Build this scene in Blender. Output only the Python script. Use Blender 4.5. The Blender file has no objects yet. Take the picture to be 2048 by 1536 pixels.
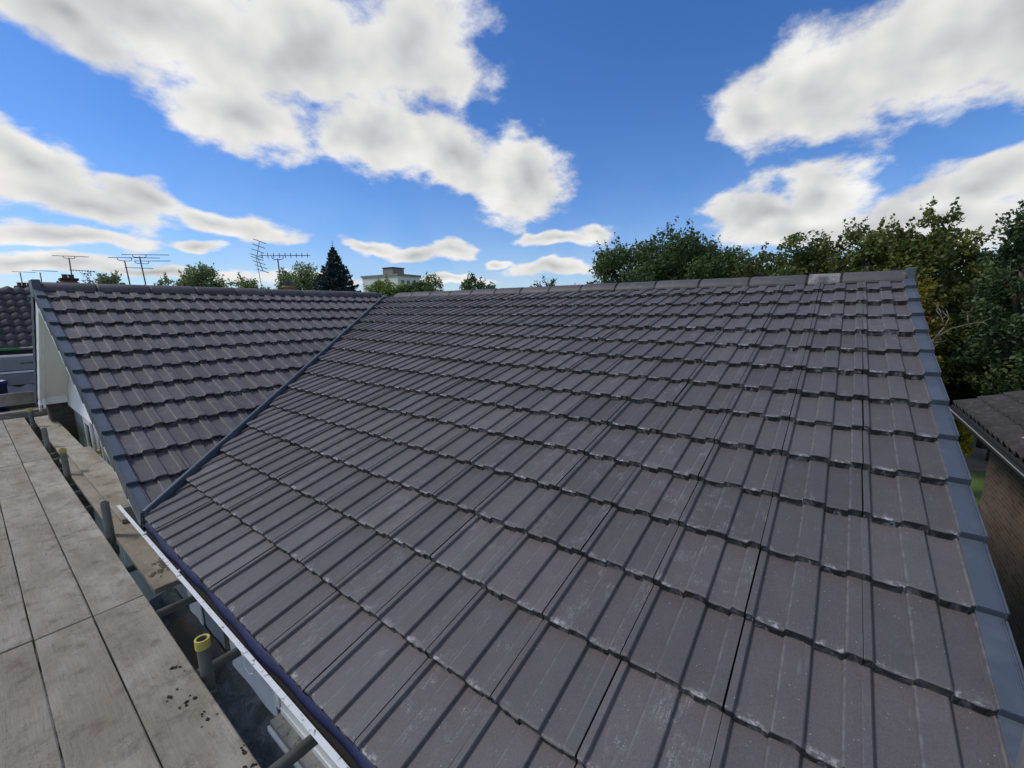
import bpy, bmesh, math, random
import numpy as np
from mathutils import Vector, Matrix

random.seed(7); rng = np.random.default_rng(7)
SC = bpy.context.scene
COL = SC.collection
R = math.radians

# ------------------------------------------------------------------ camera
cam_d = bpy.data.cameras.new('camera'); cam = bpy.data.objects.new('camera', cam_d); COL.objects.link(cam)
cam_d.sensor_width = 36.0; cam_d.lens = 14.757; cam_d.clip_start = 0.05; cam_d.clip_end = 6000
cam.matrix_world = Matrix(((0.60579, 0.14397, -0.78249, -0.6177), (-0.79559, 0.10111, -0.59734, 0.1775),
                           (-0.00688, 0.98440, 0.17579, 1.4636), (0, 0, 0, 1)))
SC.camera = cam
# ------------------------------------------------------------------ light and exposure
SUN_AZ, SUN_EL = R(126), R(50)
vs = SC.view_settings; vs.view_transform = 'Standard'; vs.look = 'None'; vs.gamma = 1; vs.exposure = 0.0; vs.use_curve_mapping = False
SC.render.engine = 'CYCLES'; SC.cycles.use_denoising = True; SC.cycles.max_bounces = 4; SC.cycles.use_adaptive_sampling = True; SC.cycles.adaptive_threshold = .02; SC.cycles.transparent_max_bounces = 6
sun_d = bpy.data.lights.new('sun', 'SUN'); sun_d.energy = 2.5; sun_d.angle = R(13); sun_d.color = (1, 0.95, 0.88)
sun = bpy.data.objects.new('sun', sun_d); COL.objects.link(sun)
sv = Vector((math.cos(SUN_AZ)*math.cos(SUN_EL), math.sin(SUN_AZ)*math.cos(SUN_EL), math.sin(SUN_EL)))
sun.rotation_euler = sv.to_track_quat('Z', 'Y').to_euler(); sun.location = (-20, 10, 30)

# ------------------------------------------------------------------ sky with cumulus clouds (a function of direction only)
CLOUDS = [
(1.0874,0.0730,-8.118,-0.675,-2.174,-82.349),(1.3274,0.0594,-8.395,-0.995,-3.699,-95.301),(0.6776,0.1085,-33.471,-0.403,0.324,-82.900),(0.8000,0.0700,-8.6,0.0,0.0,-85.0),
(1.2953,0.4600,-3.913,-1.916,0.657,-14.470),(1.0706,0.4537,-3.088,-0.843,-0.577,-10.015),(1.1826,0.3427,-7.120,-3.938,4.272,-15.120),
(0.8389,0.5033,-6.573,-0.380,-0.760,-10.130),(0.9497,0.3459,-7.700,-2.875,1.839,-13.150),(0.7844,0.3209,-5.691,-3.295,4.576,-12.574),
(0.6310,0.2755,-9.132,-3.893,3.353,-10.254),(1.4069,0.4133,-8.623,-4.476,3.712,-21.170),
(-0.0879,0.3761,-5.692,1.799,1.092,-12.076),(0.0777,0.3613,-7.269,2.657,-0.468,-11.902),(0.1794,0.3435,-15.678,1.407,2.683,-15.928),
(-0.1887,0.3638,-9.407,2.658,1.857,-10.986),(0.0461,0.2044,-11.256,2.881,-0.970,-18.772),
(0.1400,0.1861,-11.272,1.894,0.394,-22.931),(0.0554,0.1459,-6.497,0.641,2.679,-25.376),(-0.1620,0.1838,-13.052,4.152,-4.120,-24.128),
(-0.1133,0.1375,-5.752,0.708,3.333,-23.894),(1.4624,0.2176,-10.868,-4.300,5.798,-19.919),(1.4140,0.1770,-7.290,-2.133,2.993,-24.466),
(1.3306,0.2012,-12.338,-5.118,9.326,-31.461),(1.2336,0.1678,-8.481,-2.760,7.630,-41.498),(1.4508,0.1125,-8.356,-1.660,0.784,-50.193),
(1.2625,0.1151,-21.205,-2.364,-4.753,-66.263),(0.9635,0.1404,-14.909,-2.267,3.410,-69.276),
(0.7854,0.1288,-17.786,-0.570,-0.485,-46.574),(0.8632,0.1255,-13.055,-1.306,2.429,-78.268),
(0.5407,0.1500,-9.344,0.126,1.451,-62.809),(0.4575,0.1601,-24.039,0.699,2.011,-53.434),(0.5513,0.0874,-9.726,0.108,0.880,-56.605),
(1.4734,0.0653,-7.266,-1.173,-0.609,-59.561),

]

class NT:
    """small helper for building node trees"""
    def __init__(s, tree): s.t = tree; s.n = tree.nodes; s.l = tree.links
    def new(s, typ, **kw):
        n = s.n.new(typ)
        for k, v in kw.items(): setattr(n, k, v)
        return n
    def put(s, sock, v):
        if hasattr(v, 'is_output') or isinstance(v, bpy.types.NodeSocket): s.l.new(v, sock)
        elif v is not None: sock.default_value = v
    def m(s, op, a, b=None, c=None, clamp=False):
        n = s.new('ShaderNodeMath', operation=op, use_clamp=clamp)
        for i, v in enumerate((a, b, c)):
            if v is not None: s.put(n.inputs[i], v)
        return n.outputs[0]
    def v(s, op, a, b=None, out=0):
        n = s.new('ShaderNodeVectorMath', operation=op)
        s.put(n.inputs[0], a)
        if b is not None:
            if op == 'SCALE': s.put(n.inputs[3], b)
            else: s.put(n.inputs[1], b)
        return n.outputs[out]
    def noise(s, vec, scale, detail=4, rough=.5, dist=0, out=0, lac=2.0):
        n = s.new('ShaderNodeTexNoise'); s.put(n.inputs['Vector'], vec); n.inputs['Scale'].default_value = scale
        n.inputs['Detail'].default_value = detail; n.inputs['Roughness'].default_value = rough
        n.inputs['Distortion'].default_value = dist; n.inputs['Lacunarity'].default_value = lac
        return n.outputs[out]
    def vor(s, vec, scale, feature='F1', out=0, rand=1.0):
        n = s.new('ShaderNodeTexVoronoi', feature=feature); s.put(n.inputs['Vector'], vec); n.inputs['Scale'].default_value = scale
        n.inputs['Randomness'].default_value = rand
        return n.outputs[out]
    def step(s, x, a, b, lo=0.0, hi=1.0):
        n = s.new('ShaderNodeMapRange', interpolation_type='SMOOTHSTEP')
        s.put(n.inputs[0], x); s.put(n.inputs[1], a); s.put(n.inputs[2], b); n.inputs[3].default_value = lo; n.inputs[4].default_value = hi
        return n.outputs[0]
    def mix(s, f, a, b, blend='MIX'):
        n = s.new('ShaderNodeMix', data_type='RGBA', blend_type=blend)
        s.put(n.inputs[0], f)
        for k, v in ((6, a), (7, b)):
            s.put(n.inputs[k], (*v, 1) if isinstance(v, tuple) and len(v) == 3 else v)
        return n.outputs[2]
    def sep(s, vec):
        n = s.new('ShaderNodeSeparateXYZ'); s.put(n.inputs[0], vec); return n.outputs
    def comb(s, x=0, y=0, z=0):
        n = s.new('ShaderNodeCombineXYZ')
        for i, q in enumerate((x, y, z)): s.put(n.inputs[i], q)
        return n.outputs[0]

def make_world():
    w = bpy.data.worlds.new('World'); SC.world = w; w.use_nodes = True
    w.node_tree.nodes.clear(); T = NT(w.node_tree)
    out = T.new('ShaderNodeOutputWorld')
    sky = T.new('ShaderNodeTexSky'); sky.sky_type = 'NISHITA'; sky.sun_disc = False
    sky.sun_elevation = SUN_EL; sky.sun_rotation = math.atan2(math.cos(SUN_AZ), math.sin(SUN_AZ))
    sky.air_density = 1.0; sky.dust_density = 0.3; sky.ozone_density = 2.0
    tint = T.mix(1.0, sky.outputs[0], (0.76, 1.0, 1.42), 'MULTIPLY')
    hs = T.new('ShaderNodeHueSaturation'); hs.inputs['Saturation'].default_value = 1.08; hs.inputs['Value'].default_value = 1.0
    T.l.new(tint, hs.inputs['Color'])
    d = T.v('NORMALIZE', T.new('ShaderNodeTexCoord').outputs['Generated'])
    x, y, z = T.sep(d)
    az = T.m('ARCTAN2', y, x); el = T.m('ARCSINE', z)
    # cloud texture space: billows shrink towards the horizon
    inv = T.m('DIVIDE', 1.0, T.m('ADD', T.m('MULTIPLY', T.m('MAXIMUM', z, 0.0), 0.35), 0.42))
    lay = T.v('SCALE', d, inv)
    # wind-frayed warp of azimuth and elevation
    wv = T.new('ShaderNodeTexNoise'); T.put(wv.inputs['Vector'], lay); wv.inputs['Scale'].default_value = 2.6; wv.inputs['Detail'].default_value = 3; wv.inputs['Roughness'].default_value = .55
    wx, wy, wz_ = T.sep(wv.outputs['Color'])
    wk = T.m('DIVIDE', 0.20, inv)
    q = T.comb(T.m('ADD', az, T.m('MULTIPLY', T.m('SUBTRACT', wx, .5), wk)), T.m('ADD', el, T.m('MULTIPLY', T.m('SUBTRACT', wy, .5), wk)), 0.0)
    D = None
    for (a, e, m00, m01, m10, m11) in CLOUDS:
        dd = T.v('SUBTRACT', q, (a, e, 0))
        r = T.v('LENGTH', T.comb(T.v('DOT_PRODUCT', dd, (m00, m01, 0), out=1), T.v('DOT_PRODUCT', dd, (m10, m11, 0), out=1), 0.0), out=1)
        D = r if D is None else T.m('SMOOTH_MIN', D, r, 0.30)
    D = T.m('SUBTRACT', 1.12, D)
    # the same kind of cloud field all round the rest of the sky
    gen = T.m('MULTIPLY', T.m('SUBTRACT', T.noise(T.v('ADD', lay, (3.1, 7.7, 0)), 0.9, 2, .5), 0.50), 5.0)
    inaz = T.m('MULTIPLY', T.step(az, -0.45, -0.25), T.step(az, 1.65, 1.85, 1.0, 0.0))
    inside = T.m('MULTIPLY', inaz, T.step(el, 0.62, 0.75, 1.0, 0.0))
    gen = T.m('SUBTRACT', gen, T.m('MULTIPLY', inside, 4.0))
    D = T.m('MAXIMUM', D, gen)
    lay2 = T.v('SCALE', d, T.m('DIVIDE', 1.0, T.m('ADD', T.m('MULTIPLY', T.m('MAXIMUM', z, 0.0), 0.55), 0.20)))
    fine = T.noise(lay2, 3.9, 8, .60)
    dens = T.m('ADD', D, T.m('MULTIPLY', T.m('SUBTRACT', fine, 0.5), 1.65))
    alpha = T.step(dens, -0.08, 0.42)
    alpha = T.m('MULTIPLY', alpha, T.step(el, -0.01, 0.04))
    # relief: billows are brighter towards the sun, thick bases greyer
    sx, sy = math.cos(SUN_AZ)*0.05, math.sin(SUN_AZ)*0.05
    fb = T.noise(lay, 3.4, 3, .5)
    fs = T.noise(T.v('ADD', lay, (sx, sy, 0.05)), 3.4, 3, .5)
    rel = T.m('MULTIPLY', T.m('SUBTRACT', fb, fs), 0.70)
    thick = T.step(T.m('ADD', D, T.m('MULTIPLY', T.m('SUBTRACT', fine, .5), .5)), 0.15, 1.55)
    br = T.m('ADD', T.m('SUBTRACT', 0.82, T.m('MULTIPLY', thick, 0.33)), T.m('ADD', rel, T.m('MULTIPLY', T.m('SUBTRACT', wz_, .5), .30)))
    br = T.m('MINIMUM', T.m('MAXIMUM', br, 0.40), 0.96)
    ccol = T.mix(T.step(br, 0.4, 0.85), (0.93, 0.965, 1.0), (1.0, 0.995, 0.985))
    ccol = T.mix(1.0, ccol, T.comb(br, br, br), 'MULTIPLY')
    hz = T.m('MULTIPLY', T.m('POWER', 2.718, T.m('MULTIPLY', T.m('MAXIMUM', el, 0.0), -11.0)), 0.75)
    hz = T.m('MULTIPLY', hz, T.step(fb, .30, .62, .45, 1.0))
    skyc = T.mix(hz, hs.outputs[0], (7.0, 7.9, 8.6))
    b1 = T.new('ShaderNodeBackground'); T.l.new(skyc, b1.inputs[0]); b1.inputs[1].default_value = 0.10
    b2 = T.new('ShaderNodeBackground'); T.l.new(ccol, b2.inputs[0]); b2.inputs[1].default_value = 1.0
    mx = T.new('ShaderNodeMixShader'); T.l.new(alpha, mx.inputs[0]); T.l.new(b1.outputs[0], mx.inputs[1]); T.l.new(b2.outputs[0], mx.inputs[2])
    T.l.new(mx.outputs[0], out.inputs[0])
    w.cycles.sampling_method = 'MANUAL'; w.cycles.sample_map_resolution = 1024
make_world()

# ------------------------------------------------------------------ materials
def base_mat(name):
    m = bpy.data.materials.new(name); m.use_nodes = True
    T = NT(m.node_tree); b = m.node_tree.nodes['Principled BSDF']
    return m, T, b
def bump(T, b, h, strength=.3, dist=.01):
    n = T.new('ShaderNodeBump'); n.inputs['Strength'].default_value = strength; n.inputs['Distance'].default_value = dist
    T.l.new(h, n.inputs['Height']); T.l.new(n.outputs[0], b.inputs['Normal'])
def objco(T, rnd=True):
    o = T.new('ShaderNodeTexCoord').outputs['Object']
    if not rnd: return o, o, None
    r = T.new('ShaderNodeObjectInfo').outputs['Random']
    off = T.v('SCALE', (37.1, 91.7, 53.3), r)
    return o, T.v('ADD', o, off), r
def simple(name, col, rough=.6, var=.15, scale=8, metal=0, spec=.4, bmp=.1, dark=None, dscale=3, damt=.5, bdist=.01):
    m, T, b = base_mat(name)
    o, p, r = objco(T)
    n = T.noise(p, scale, 6, .6)
    f = T.m('ADD', T.m('MULTIPLY', T.m('SUBTRACT', n, .5), 2*var), 1.0)
    f = T.m('MULTIPLY', f, T.m('ADD', T.m('MULTIPLY', T.m('SUBTRACT', r, .5), var*.8), 1.0))
    c = T.mix(1.0, tuple(col), T.comb(f, f, f), 'MULTIPLY')
    if dark is not None:
        k = T.m('MULTIPLY', T.step(T.noise(p, dscale, 7, .65), .48, .68), damt)
        c = T.mix(k, c, tuple(dark))
    T.l.new(c, b.inputs['Base Color'])
    b.inputs['Roughness'].default_value = rough; b.inputs['Metallic'].default_value = metal; b.inputs['Specular IOR Level'].default_value = spec
    if bmp: bump(T, b, n, bmp, bdist)
    return m

def tile_material(name='concrete_tile', pale=0.0, ridge=False):
    m, T, b = base_mat(name)
    o, p, r = objco(T)
    u, v, w = T.sep(o)
    n1, n2, n3 = T.sep(T.noise(p, 10, 3, .5, out=1)); n4, n5, n6 = T.sep(T.noise(p, 26, 3, .55, out=1))
    broad = n1; grit = T.noise(p, 190, 3, .65)
    f = T.m('ADD', 1.0, T.m('MULTIPLY', T.m('SUBTRACT', r, .5), .30))
    f = T.m('MULTIPLY', f, T.m('ADD', 1.0, T.m('MULTIPLY', T.m('SUBTRACT', broad, .5), .30)))
    f = T.m('MULTIPLY', f, T.m('ADD', 1.0, T.m('MULTIPLY', T.m('SUBTRACT', grit, .5), .85)))
    r2 = T.m('FRACT', T.m('MULTIPLY', r, 17.3))
    tone = T.mix(r2, (0.087, 0.080, 0.080), (0.098, 0.087, 0.085))
    c = T.mix(1.0, tone, T.comb(f, f, f), 'MULTIPLY')
    # rubbed scuffs and boot marks, random patches on some tiles
    r3 = T.m('FRACT', T.m('MULTIPLY', r, 61.7))
    patch = T.m('MULTIPLY', T.step(n2, .52, .64), T.step(r3, .38, .75))
    stro = T.noise(T.v('MULTIPLY', p, (1.0, .18, 1.0)), 130, 3, .6)
    boot = T.step(T.vor(p, 95, 'DISTANCE_TO_EDGE'), .05, .22, 1.0, .15)
    scuff = T.m('MULTIPLY', patch, T.m('MULTIPLY', T.step(stro, .38, .75), boot))
    c = T.mix(T.m('MULTIPLY', scuff, .34), c, (0.42, 0.42, 0.43))
    # long dusty rub lines
    line = T.m('MULTIPLY', T.step(T.noise(T.v('MULTIPLY', p, (1.0, .05, 1.0)), 60, 2, .5), .60, .74), T.step(n3, .45, .7))
    c = T.mix(T.m('MULTIPLY', line, .15), c, (0.36, 0.36, 0.37))
    # pale grit specks
    sp = T.m('MULTIPLY', T.step(T.vor(p, 62), .06, .14, 1.0, 0.0), T.step(n4, .46, .62))
    c = T.mix(T.m('MULTIPLY', sp, .7), c, (0.40, 0.40, 0.40))
    if not ridge:
        # pale line: scuffed rim plus painted-in light on the rising edge of each roll
        for a in (.1235, .2855):
            rim = T.m('MULTIPLY', T.step(T.m('ABSOLUTE', T.m('SUBTRACT', u, a)), .0015, .0065, 1.0, 0.0), T.step(n5, .35, .62))
            c = T.mix(T.m('MULTIPLY', rim, .15), c, (0.34, 0.34, 0.34))
        # chalky bloom at the lower lip of the pans
        low = T.step(w, .037, .0435, 1.0, 0.0)
        lip = T.m('MULTIPLY', T.step(v, .004, .034, 1.0, 0.0), T.step(T.noise(p, 46, 5, .7), .46, .62))
        lip = T.m('MULTIPLY', lip, T.step(n3, .42, .60))
        c = T.mix(T.m('MULTIPLY', T.m('MULTIPLY', lip, low), .60), c, (0.50, 0.50, 0.51))
        # raw broken lip with chips, the shade under it darkened into the colour
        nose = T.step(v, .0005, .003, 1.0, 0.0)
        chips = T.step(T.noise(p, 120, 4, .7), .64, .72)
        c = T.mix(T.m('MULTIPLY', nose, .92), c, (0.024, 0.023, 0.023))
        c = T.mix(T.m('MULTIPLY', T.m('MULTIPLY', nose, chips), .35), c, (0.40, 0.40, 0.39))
    else:
        sm = T.m('MULTIPLY', T.step(T.noise(T.v('MULTIPLY', p, (6.0, 1.0, 6.0)), 7, 4, .6), .56, .70), T.step(T.noise(p, 5, 2, .5), .40, .6))
        c = T.mix(T.m('MULTIPLY', sm, .30), c, (0.40, 0.40, 0.41))
    if ridge: c = T.mix(1.0, c, (.80, .80, .82), 'MULTIPLY')
    if pale:
        k = T.m('MULTIPLY', T.step(T.noise(p, 8, 5, .6), .34, .58), pale)
        c = T.mix(k, c, (0.42, 0.41, 0.385))
    T.l.new(c, b.inputs['Base Color'])
    b.inputs['Specular IOR Level'].default_value = .35
    rg = T.m('ADD', .50, T.m('MULTIPLY', broad, .16)); T.l.new(rg, b.inputs['Roughness'])
    bump(T, b, T.m('ADD', grit, n6), .24, .003)
    return m

def wood_material(brown=0.0):
    m, T, b = base_mat('muddy_board' if brown else 'weathered_board')
    o, p, r = objco(T)
    long = T.noise(T.v('MULTIPLY', p, (1.0, .05, 1.0)), 120, 5, .65)
    soft = T.noise(T.v('MULTIPLY', p, (1.0, .45, 1.0)), 5.0, 5, .6)
    blot = T.noise(p, 9, 7, .7)
    c = T.mix(T.step(soft, .32, .68), (0.215, 0.190, 0.148), (0.370, 0.352, 0.300))
    c = T.mix(T.m('MULTIPLY', r, .5), c, (0.225, 0.192, 0.148))
    if brown: c = T.mix(T.step(T.noise(p, 2.2, 5, .6), .25, .7, brown*.5, brown), c, (0.200, 0.172, 0.126))
    f = T.m('ADD', .74, T.m('MULTIPLY', long, .52)); c = T.mix(1.0, c, T.comb(f, f, f), 'MULTIPLY')
    c = T.mix(T.m('MULTIPLY', T.step(blot, .48, .72), .70), c, (0.105, 0.085, 0.062))
    ck = T.noise(T.v('MULTIPLY', p, (1.0, .12, 1.0)), 34, 8, .75, 1.5)
    c = T.mix(T.m('MULTIPLY', T.step(ck, .58, .68), .6), c, (0.09, 0.075, 0.06))
    scr = T.vor(T.v('MULTIPLY', p, (1.0, .35, 1.0)), 24, 'DISTANCE_TO_EDGE')
    c = T.mix(T.m('MULTIPLY', T.m('MULTIPLY', T.step(scr, .004, .02, 1.0, 0.0), T.step(T.noise(p, 6, 3, .5), .52, .66)), .5), c, (0.10, 0.085, 0.07))
    cr_ = T.m('MULTIPLY', T.step(T.noise(p, 85, 4, .7), .56, .66), T.step(T.noise(p, 4.2, 3, .5), .42, .60))
    c = T.mix(T.m('MULTIPLY', cr_, .55), c, (0.10, 0.078, 0.055))
    T.l.new(c, b.inputs['Base Color']); b.inputs['Roughness'].default_value = .88; b.inputs['Specular IOR Level'].default_value = .2
    bump(T, b, T.m('ADD', T.m('ADD', long, ck), T.noise(p, 60, 5, .7)), .45, .004)
    return m

def brick_material(name, c1, c2, mortar, scale=1.0):
    m, T, b = base_mat(name)
    g = T.new('ShaderNodeNewGeometry'); px, py, pz = T.sep(g.outputs['Position'])
    n = T.new('ShaderNodeTexBrick'); T.put(n.inputs['Vector'], T.comb(T.m('ADD', px, py), pz, 0.0))
    n.inputs['Color1'].default_value = (*c1, 1); n.inputs['Color2'].default_value = (*c2, 1); n.inputs['Mortar'].default_value = (*mortar, 1)
    n.inputs['Scale'].default_value = scale; n.inputs['Brick Width'].default_value = .225; n.inputs['Row Height'].default_value = .075; n.inputs['Mortar Size'].default_value = .008
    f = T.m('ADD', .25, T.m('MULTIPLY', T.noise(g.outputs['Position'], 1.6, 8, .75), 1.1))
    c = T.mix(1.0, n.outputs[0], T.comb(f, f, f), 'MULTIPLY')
    T.l.new(c, b.inputs['Base Color']); b.inputs['Roughness'].default_value = .9
    bump(T, b, T.m('ADD', T.m('MULTIPLY', n.outputs[1], -1.0), T.noise(g.outputs['Position'], 30, 4, .6)), .5, .01)
    return m

def leaf_material(name, ca, cb, trans=.42, rough=.5):
    m, T, b = base_mat(name)
    a = T.new('ShaderNodeAttribute'); a.attribute_name = 'tint'
    c = T.mix(a.outputs['Fac'], ca, cb)
    T.l.new(c, b.inputs['Base Color']); b.inputs['Roughness'].default_value = rough; b.inputs['Specular IOR Level'].default_value = .3
    tr = T.new('ShaderNodeBsdfTranslucent'); T.l.new(c, tr.inputs[0])
    mx = T.new('ShaderNodeMixShader'); mx.inputs[0].default_value = trans
    out = m.node_tree.nodes['Material Output']
    T.l.new(b.outputs[0], mx.inputs[1]); T.l.new(tr.outputs[0], mx.inputs[2]); T.l.new(mx.outputs[0], out.inputs[0])
    return m

def felt_material():
    m, T, b = base_mat('dark_roof_felt')
    o, p, r = objco(T)
    n = T.noise(T.v('MULTIPLY', p, (1, .6, 1)), 4.5, 7, .65, 1.2)
    c = T.mix(T.step(n, .38, .66), (0.045, 0.050, 0.056), (0.170, 0.190, 0.205))
    c = T.mix(T.m('MULTIPLY', T.step(T.noise(p, 3, 5, .6), .52, .66), .7), c, (0.09, 0.078, 0.062))
    T.l.new(c, b.inputs['Base Color']); b.inputs['Roughness'].default_value = .55
    bump(T, b, T.noise(p, 7, 6, .6, 2.0), .9, .04)
    return m

def dirt_white():
    m, T, b = base_mat('white_plastic')
    o, p, r = objco(T)
    n = T.noise(p, 6, 5, .6)
    c = T.mix(n, (0.56, 0.59, 0.60), (0.74, 0.75, 0.75))
    c = T.mix(T.m('MULTIPLY', T.step(T.noise(p, 38, 6, .7), .565, .66), .8), c, (0.06, 0.055, 0.05))
    T.l.new(c, b.inputs['Base Color']); b.inputs['Roughness'].default_value = .4
    return m

def ground_material():
    m, T, b = base_mat('ground_grass')
    g = T.new('ShaderNodeNewGeometry').outputs['Position']
    n = T.noise(g, .5, 6, .6); f = T.noise(g, 30, 4, .7)
    c = T.mix(n, (0.075, 0.135, 0.022), (0.125, 0.190, 0.036))
    k = T.m('ADD', .65, T.m('MULTIPLY', f, .7)); c = T.mix(1.0, c, T.comb(k, k, k), 'MULTIPLY')
    T.l.new(c, b.inputs['Base Color']); b.inputs['Roughness'].default_value = .95; bump(T, b, f, .6, .05)
    return m

M = {}
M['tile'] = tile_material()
M['ridge'] = tile_material('ridge_tile_concrete', ridge=True)
M['ridge_pale'] = tile_material('ridge_tile_mortared', pale=.45, ridge=True)
M['verge'] = simple('slate_blue_plastic', (0.062, 0.077, 0.096), .45, .07, 14, spec=.45, bmp=.04, dark=(0.13, 0.15, 0.17), dscale=9, damt=.25)
M['valley'] = simple('valley_moulding', (0.080, 0.094, 0.115), .42, .10, 10, spec=.5, bmp=.05, dark=(0.13, 0.14, 0.15), dscale=14, damt=.35)
M['black'] = simple('black_union', (0.012, 0.012, 0.014), .6, .1)
M['deck'] = simple('roof_underlay', (0.02, 0.02, 0.022), .9, .1)
M['felt_blue'] = simple('blue_eaves_felt', (0.018, 0.022, 0.070), .6, .35, 9, spec=.3, bmp=.4, dark=(0.015, 0.015, 0.03), dscale=5, damt=.5, bdist=.02)
M['white'] = dirt_white()
M['pvc'] = simple('white_upvc', (0.82, 0.83, 0.82), .4, .05, 6, bmp=.03, dark=(0.45, 0.45, 0.43), dscale=2.2, damt=.35)
M['cream'] = simple('cream_soffit', (0.80, 0.79, 0.76), .5, .04, 3, bmp=.02)
M['render'] = simple('white_render', (0.84, 0.84, 0.83), .85, .05, 2, bmp=.15, dark=(0.50, 0.51, 0.53), dscale=1.3, damt=.3)
M['greyclad'] = simple('grey_cladding', (0.30, 0.32, 0.335), .7, .10, 3, bmp=.1, dark=(0.15, 0.14, 0.13), dscale=2, damt=.4)
M['wood'] = wood_material(); M['wood_brown'] = wood_material(.6)
M['steel'] = simple('galvanised_tube', (0.175, 0.185, 0.175), .50, .35, 12, metal=.45, bmp=.12, dark=(0.09, 0.085, 0.07), dscale=8, damt=.6)
M['bright_steel'] = simple('bright_galvanised_tube', (0.45, 0.47, 0.46), .42, .25, 20, metal=.6, bmp=.1)
M['yellow'] = simple('yellow_plastic', (0.50, 0.42, 0.085), .55, .2, 20, dark=(0.17, 0.14, 0.07), dscale=16, damt=.7)
M['rust'] = simple('rusty_bore', (0.07, 0.045, 0.03), .9)
M['felt'] = felt_material()
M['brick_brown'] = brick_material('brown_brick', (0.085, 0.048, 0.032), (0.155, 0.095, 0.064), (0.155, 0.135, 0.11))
M['brick_grey'] = brick_material('dingy_brick', (0.085, 0.072, 0.062), (0.125, 0.105, 0.090), (0.12, 0.11, 0.10))
M['yellow_old'] = simple('faded_yellow_plastic', (0.42, 0.36, 0.12), .6, .2, 20, dark=(0.16, 0.14, 0.09), dscale=14, damt=.6)
M['brick_red'] = brick_material('red_brick', (0.19, 0.075, 0.050), (0.24, 0.110, 0.072), (0.22, 0.20, 0.17))
M['nbr_tile'] = simple('weathered_pantile', (0.070, 0.066, 0.066), .8, .35, 14, bmp=.3, dark=(0.13, 0.125, 0.11), dscale=16, damt=.55)
M['nbr_tile2'] = simple('mossy_pantile', (0.038, 0.035, 0.033), .85, .35, 14, bmp=.4, dark=(0.085, 0.078, 0.064), dscale=14, damt=.55)
M['mortar'] = simple('mortar', (0.34, 0.32, 0.30), .9, .2)
M['glass'] = simple('window_glass', (0.03, 0.035, 0.04), .06, .05, spec=.6, bmp=0)
M['stone'] = simple('mossy_sill_stone', (0.30, 0.30, 0.28), .9, .3, 20, bmp=.4, dark=(0.06, 0.06, 0.045), dscale=22, damt=.9)
M['alu'] = simple('aerial_metal', (0.10, 0.11, 0.12), .45, .1, metal=.5, bmp=0)
M['lead'] = simple('grey_lead_sheet', (0.24, 0.25, 0.26), .55, .2, 4, bmp=.15, dark=(0.12, 0.12, 0.12), dscale=3, damt=.4)
M['terracotta'] = simple('terracotta', (0.34, 0.17, 0.085), .85, .2, 14)
M['terracotta_dark'] = simple('sooty_terracotta', (0.17, 0.075, 0.050), .9, .3, 12)
M['bark'] = simple('bark', (0.085, 0.072, 0.055), .95, .3, 9, bmp=.6)
M['pale_bark'] = simple('pale_dead_wood', (0.20, 0.175, 0.125), .9, .2, 9)
M['green_paint'] = simple('green_painted_tube', (0.055, 0.30, 0.075), .45, .1)
M['blue_tub'] = simple('navy_plastic', (0.010, 0.022, 0.10), .45, .1)
M['concrete'] = simple('tower_render', (0.60, 0.60, 0.59), .9, .06, .5, bmp=0)
M['concrete_dark'] = simple('tower_brickwork', (0.22, 0.205, 0.18), .9, .1, .5, bmp=0)
M['soil'] = simple('bare_soil', (0.26, 0.20, 0.15), .95, .4, 4, bmp=.6, dark=(0.10, 0.11, 0.04), dscale=2, damt=.5, bdist=.05)
M['ground'] = ground_material()
M['clod'] = simple('dark_clod', (0.022, 0.020, 0.016), .95, .4, 40, bmp=.8)
M['brown_board'] = simple('brown_board', (0.135, 0.105, 0.070), .85, .2, 10, bmp=.3, dark=(0.06, 0.045, 0.03), dscale=5, damt=.5)

# ------------------------------------------------------------------ object helpers
def prop(o, label=None, cat=None, group=None, kind=None):
    for k, v in (('label', label), ('category', cat), ('group', group), ('kind', kind)):
        if v: o[k] = v
    return o
def empty(name, loc=(0, 0, 0), parent=None, **kw):
    o = bpy.data.objects.new(name, None); COL.objects.link(o); o.location = loc; o.parent = parent
    o.empty_display_size = .1
    return prop(o, **kw)
def link(name, mesh, mat, parent=None, matrix=None, **kw):
    if mat is not None and not mesh.materials: mesh.materials.append(mat)
    o = bpy.data.objects.new(name, mesh); COL.objects.link(o)
    if parent is not None: o.parent = parent
    if matrix is not None: o.matrix_local = matrix
    return prop(o, **kw)
def mesh_py(name, verts, faces, smooth=False):
    me = bpy.data.meshes.new(name); me.from_pydata([tuple(map(float, v)) for v in verts], [], faces); me.update()
    if smooth: me.polygons.foreach_set('use_smooth', [True]*len(me.polygons))
    return me
def bm_mesh(name, bm, smooth=False):
    bmesh.ops.recalc_face_normals(bm, faces=bm.faces)
    me = bpy.data.meshes.new(name); bm.to_mesh(me); bm.free()
    if smooth: me.polygons.foreach_set('use_smooth', [True]*len(me.polygons))
    return me
def box_bm(lo, hi, bev=0.0, seg=1):
    bm = bmesh.new(); bmesh.ops.create_cube(bm, size=1)
    for v in bm.verts: v.co = Vector([lo[i]+(v.co[i]+.5)*(hi[i]-lo[i]) for i in range(3)])
    if bev: bmesh.ops.bevel(bm, geom=bm.edges[:], offset=bev, segments=seg, affect='EDGES', profile=.5)
    return bm
def box(name, lo, hi, mat, parent=None, bev=0.0, **kw):
    return link(name, bm_mesh(name, box_bm(lo, hi, bev)), mat, parent, **kw)
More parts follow.
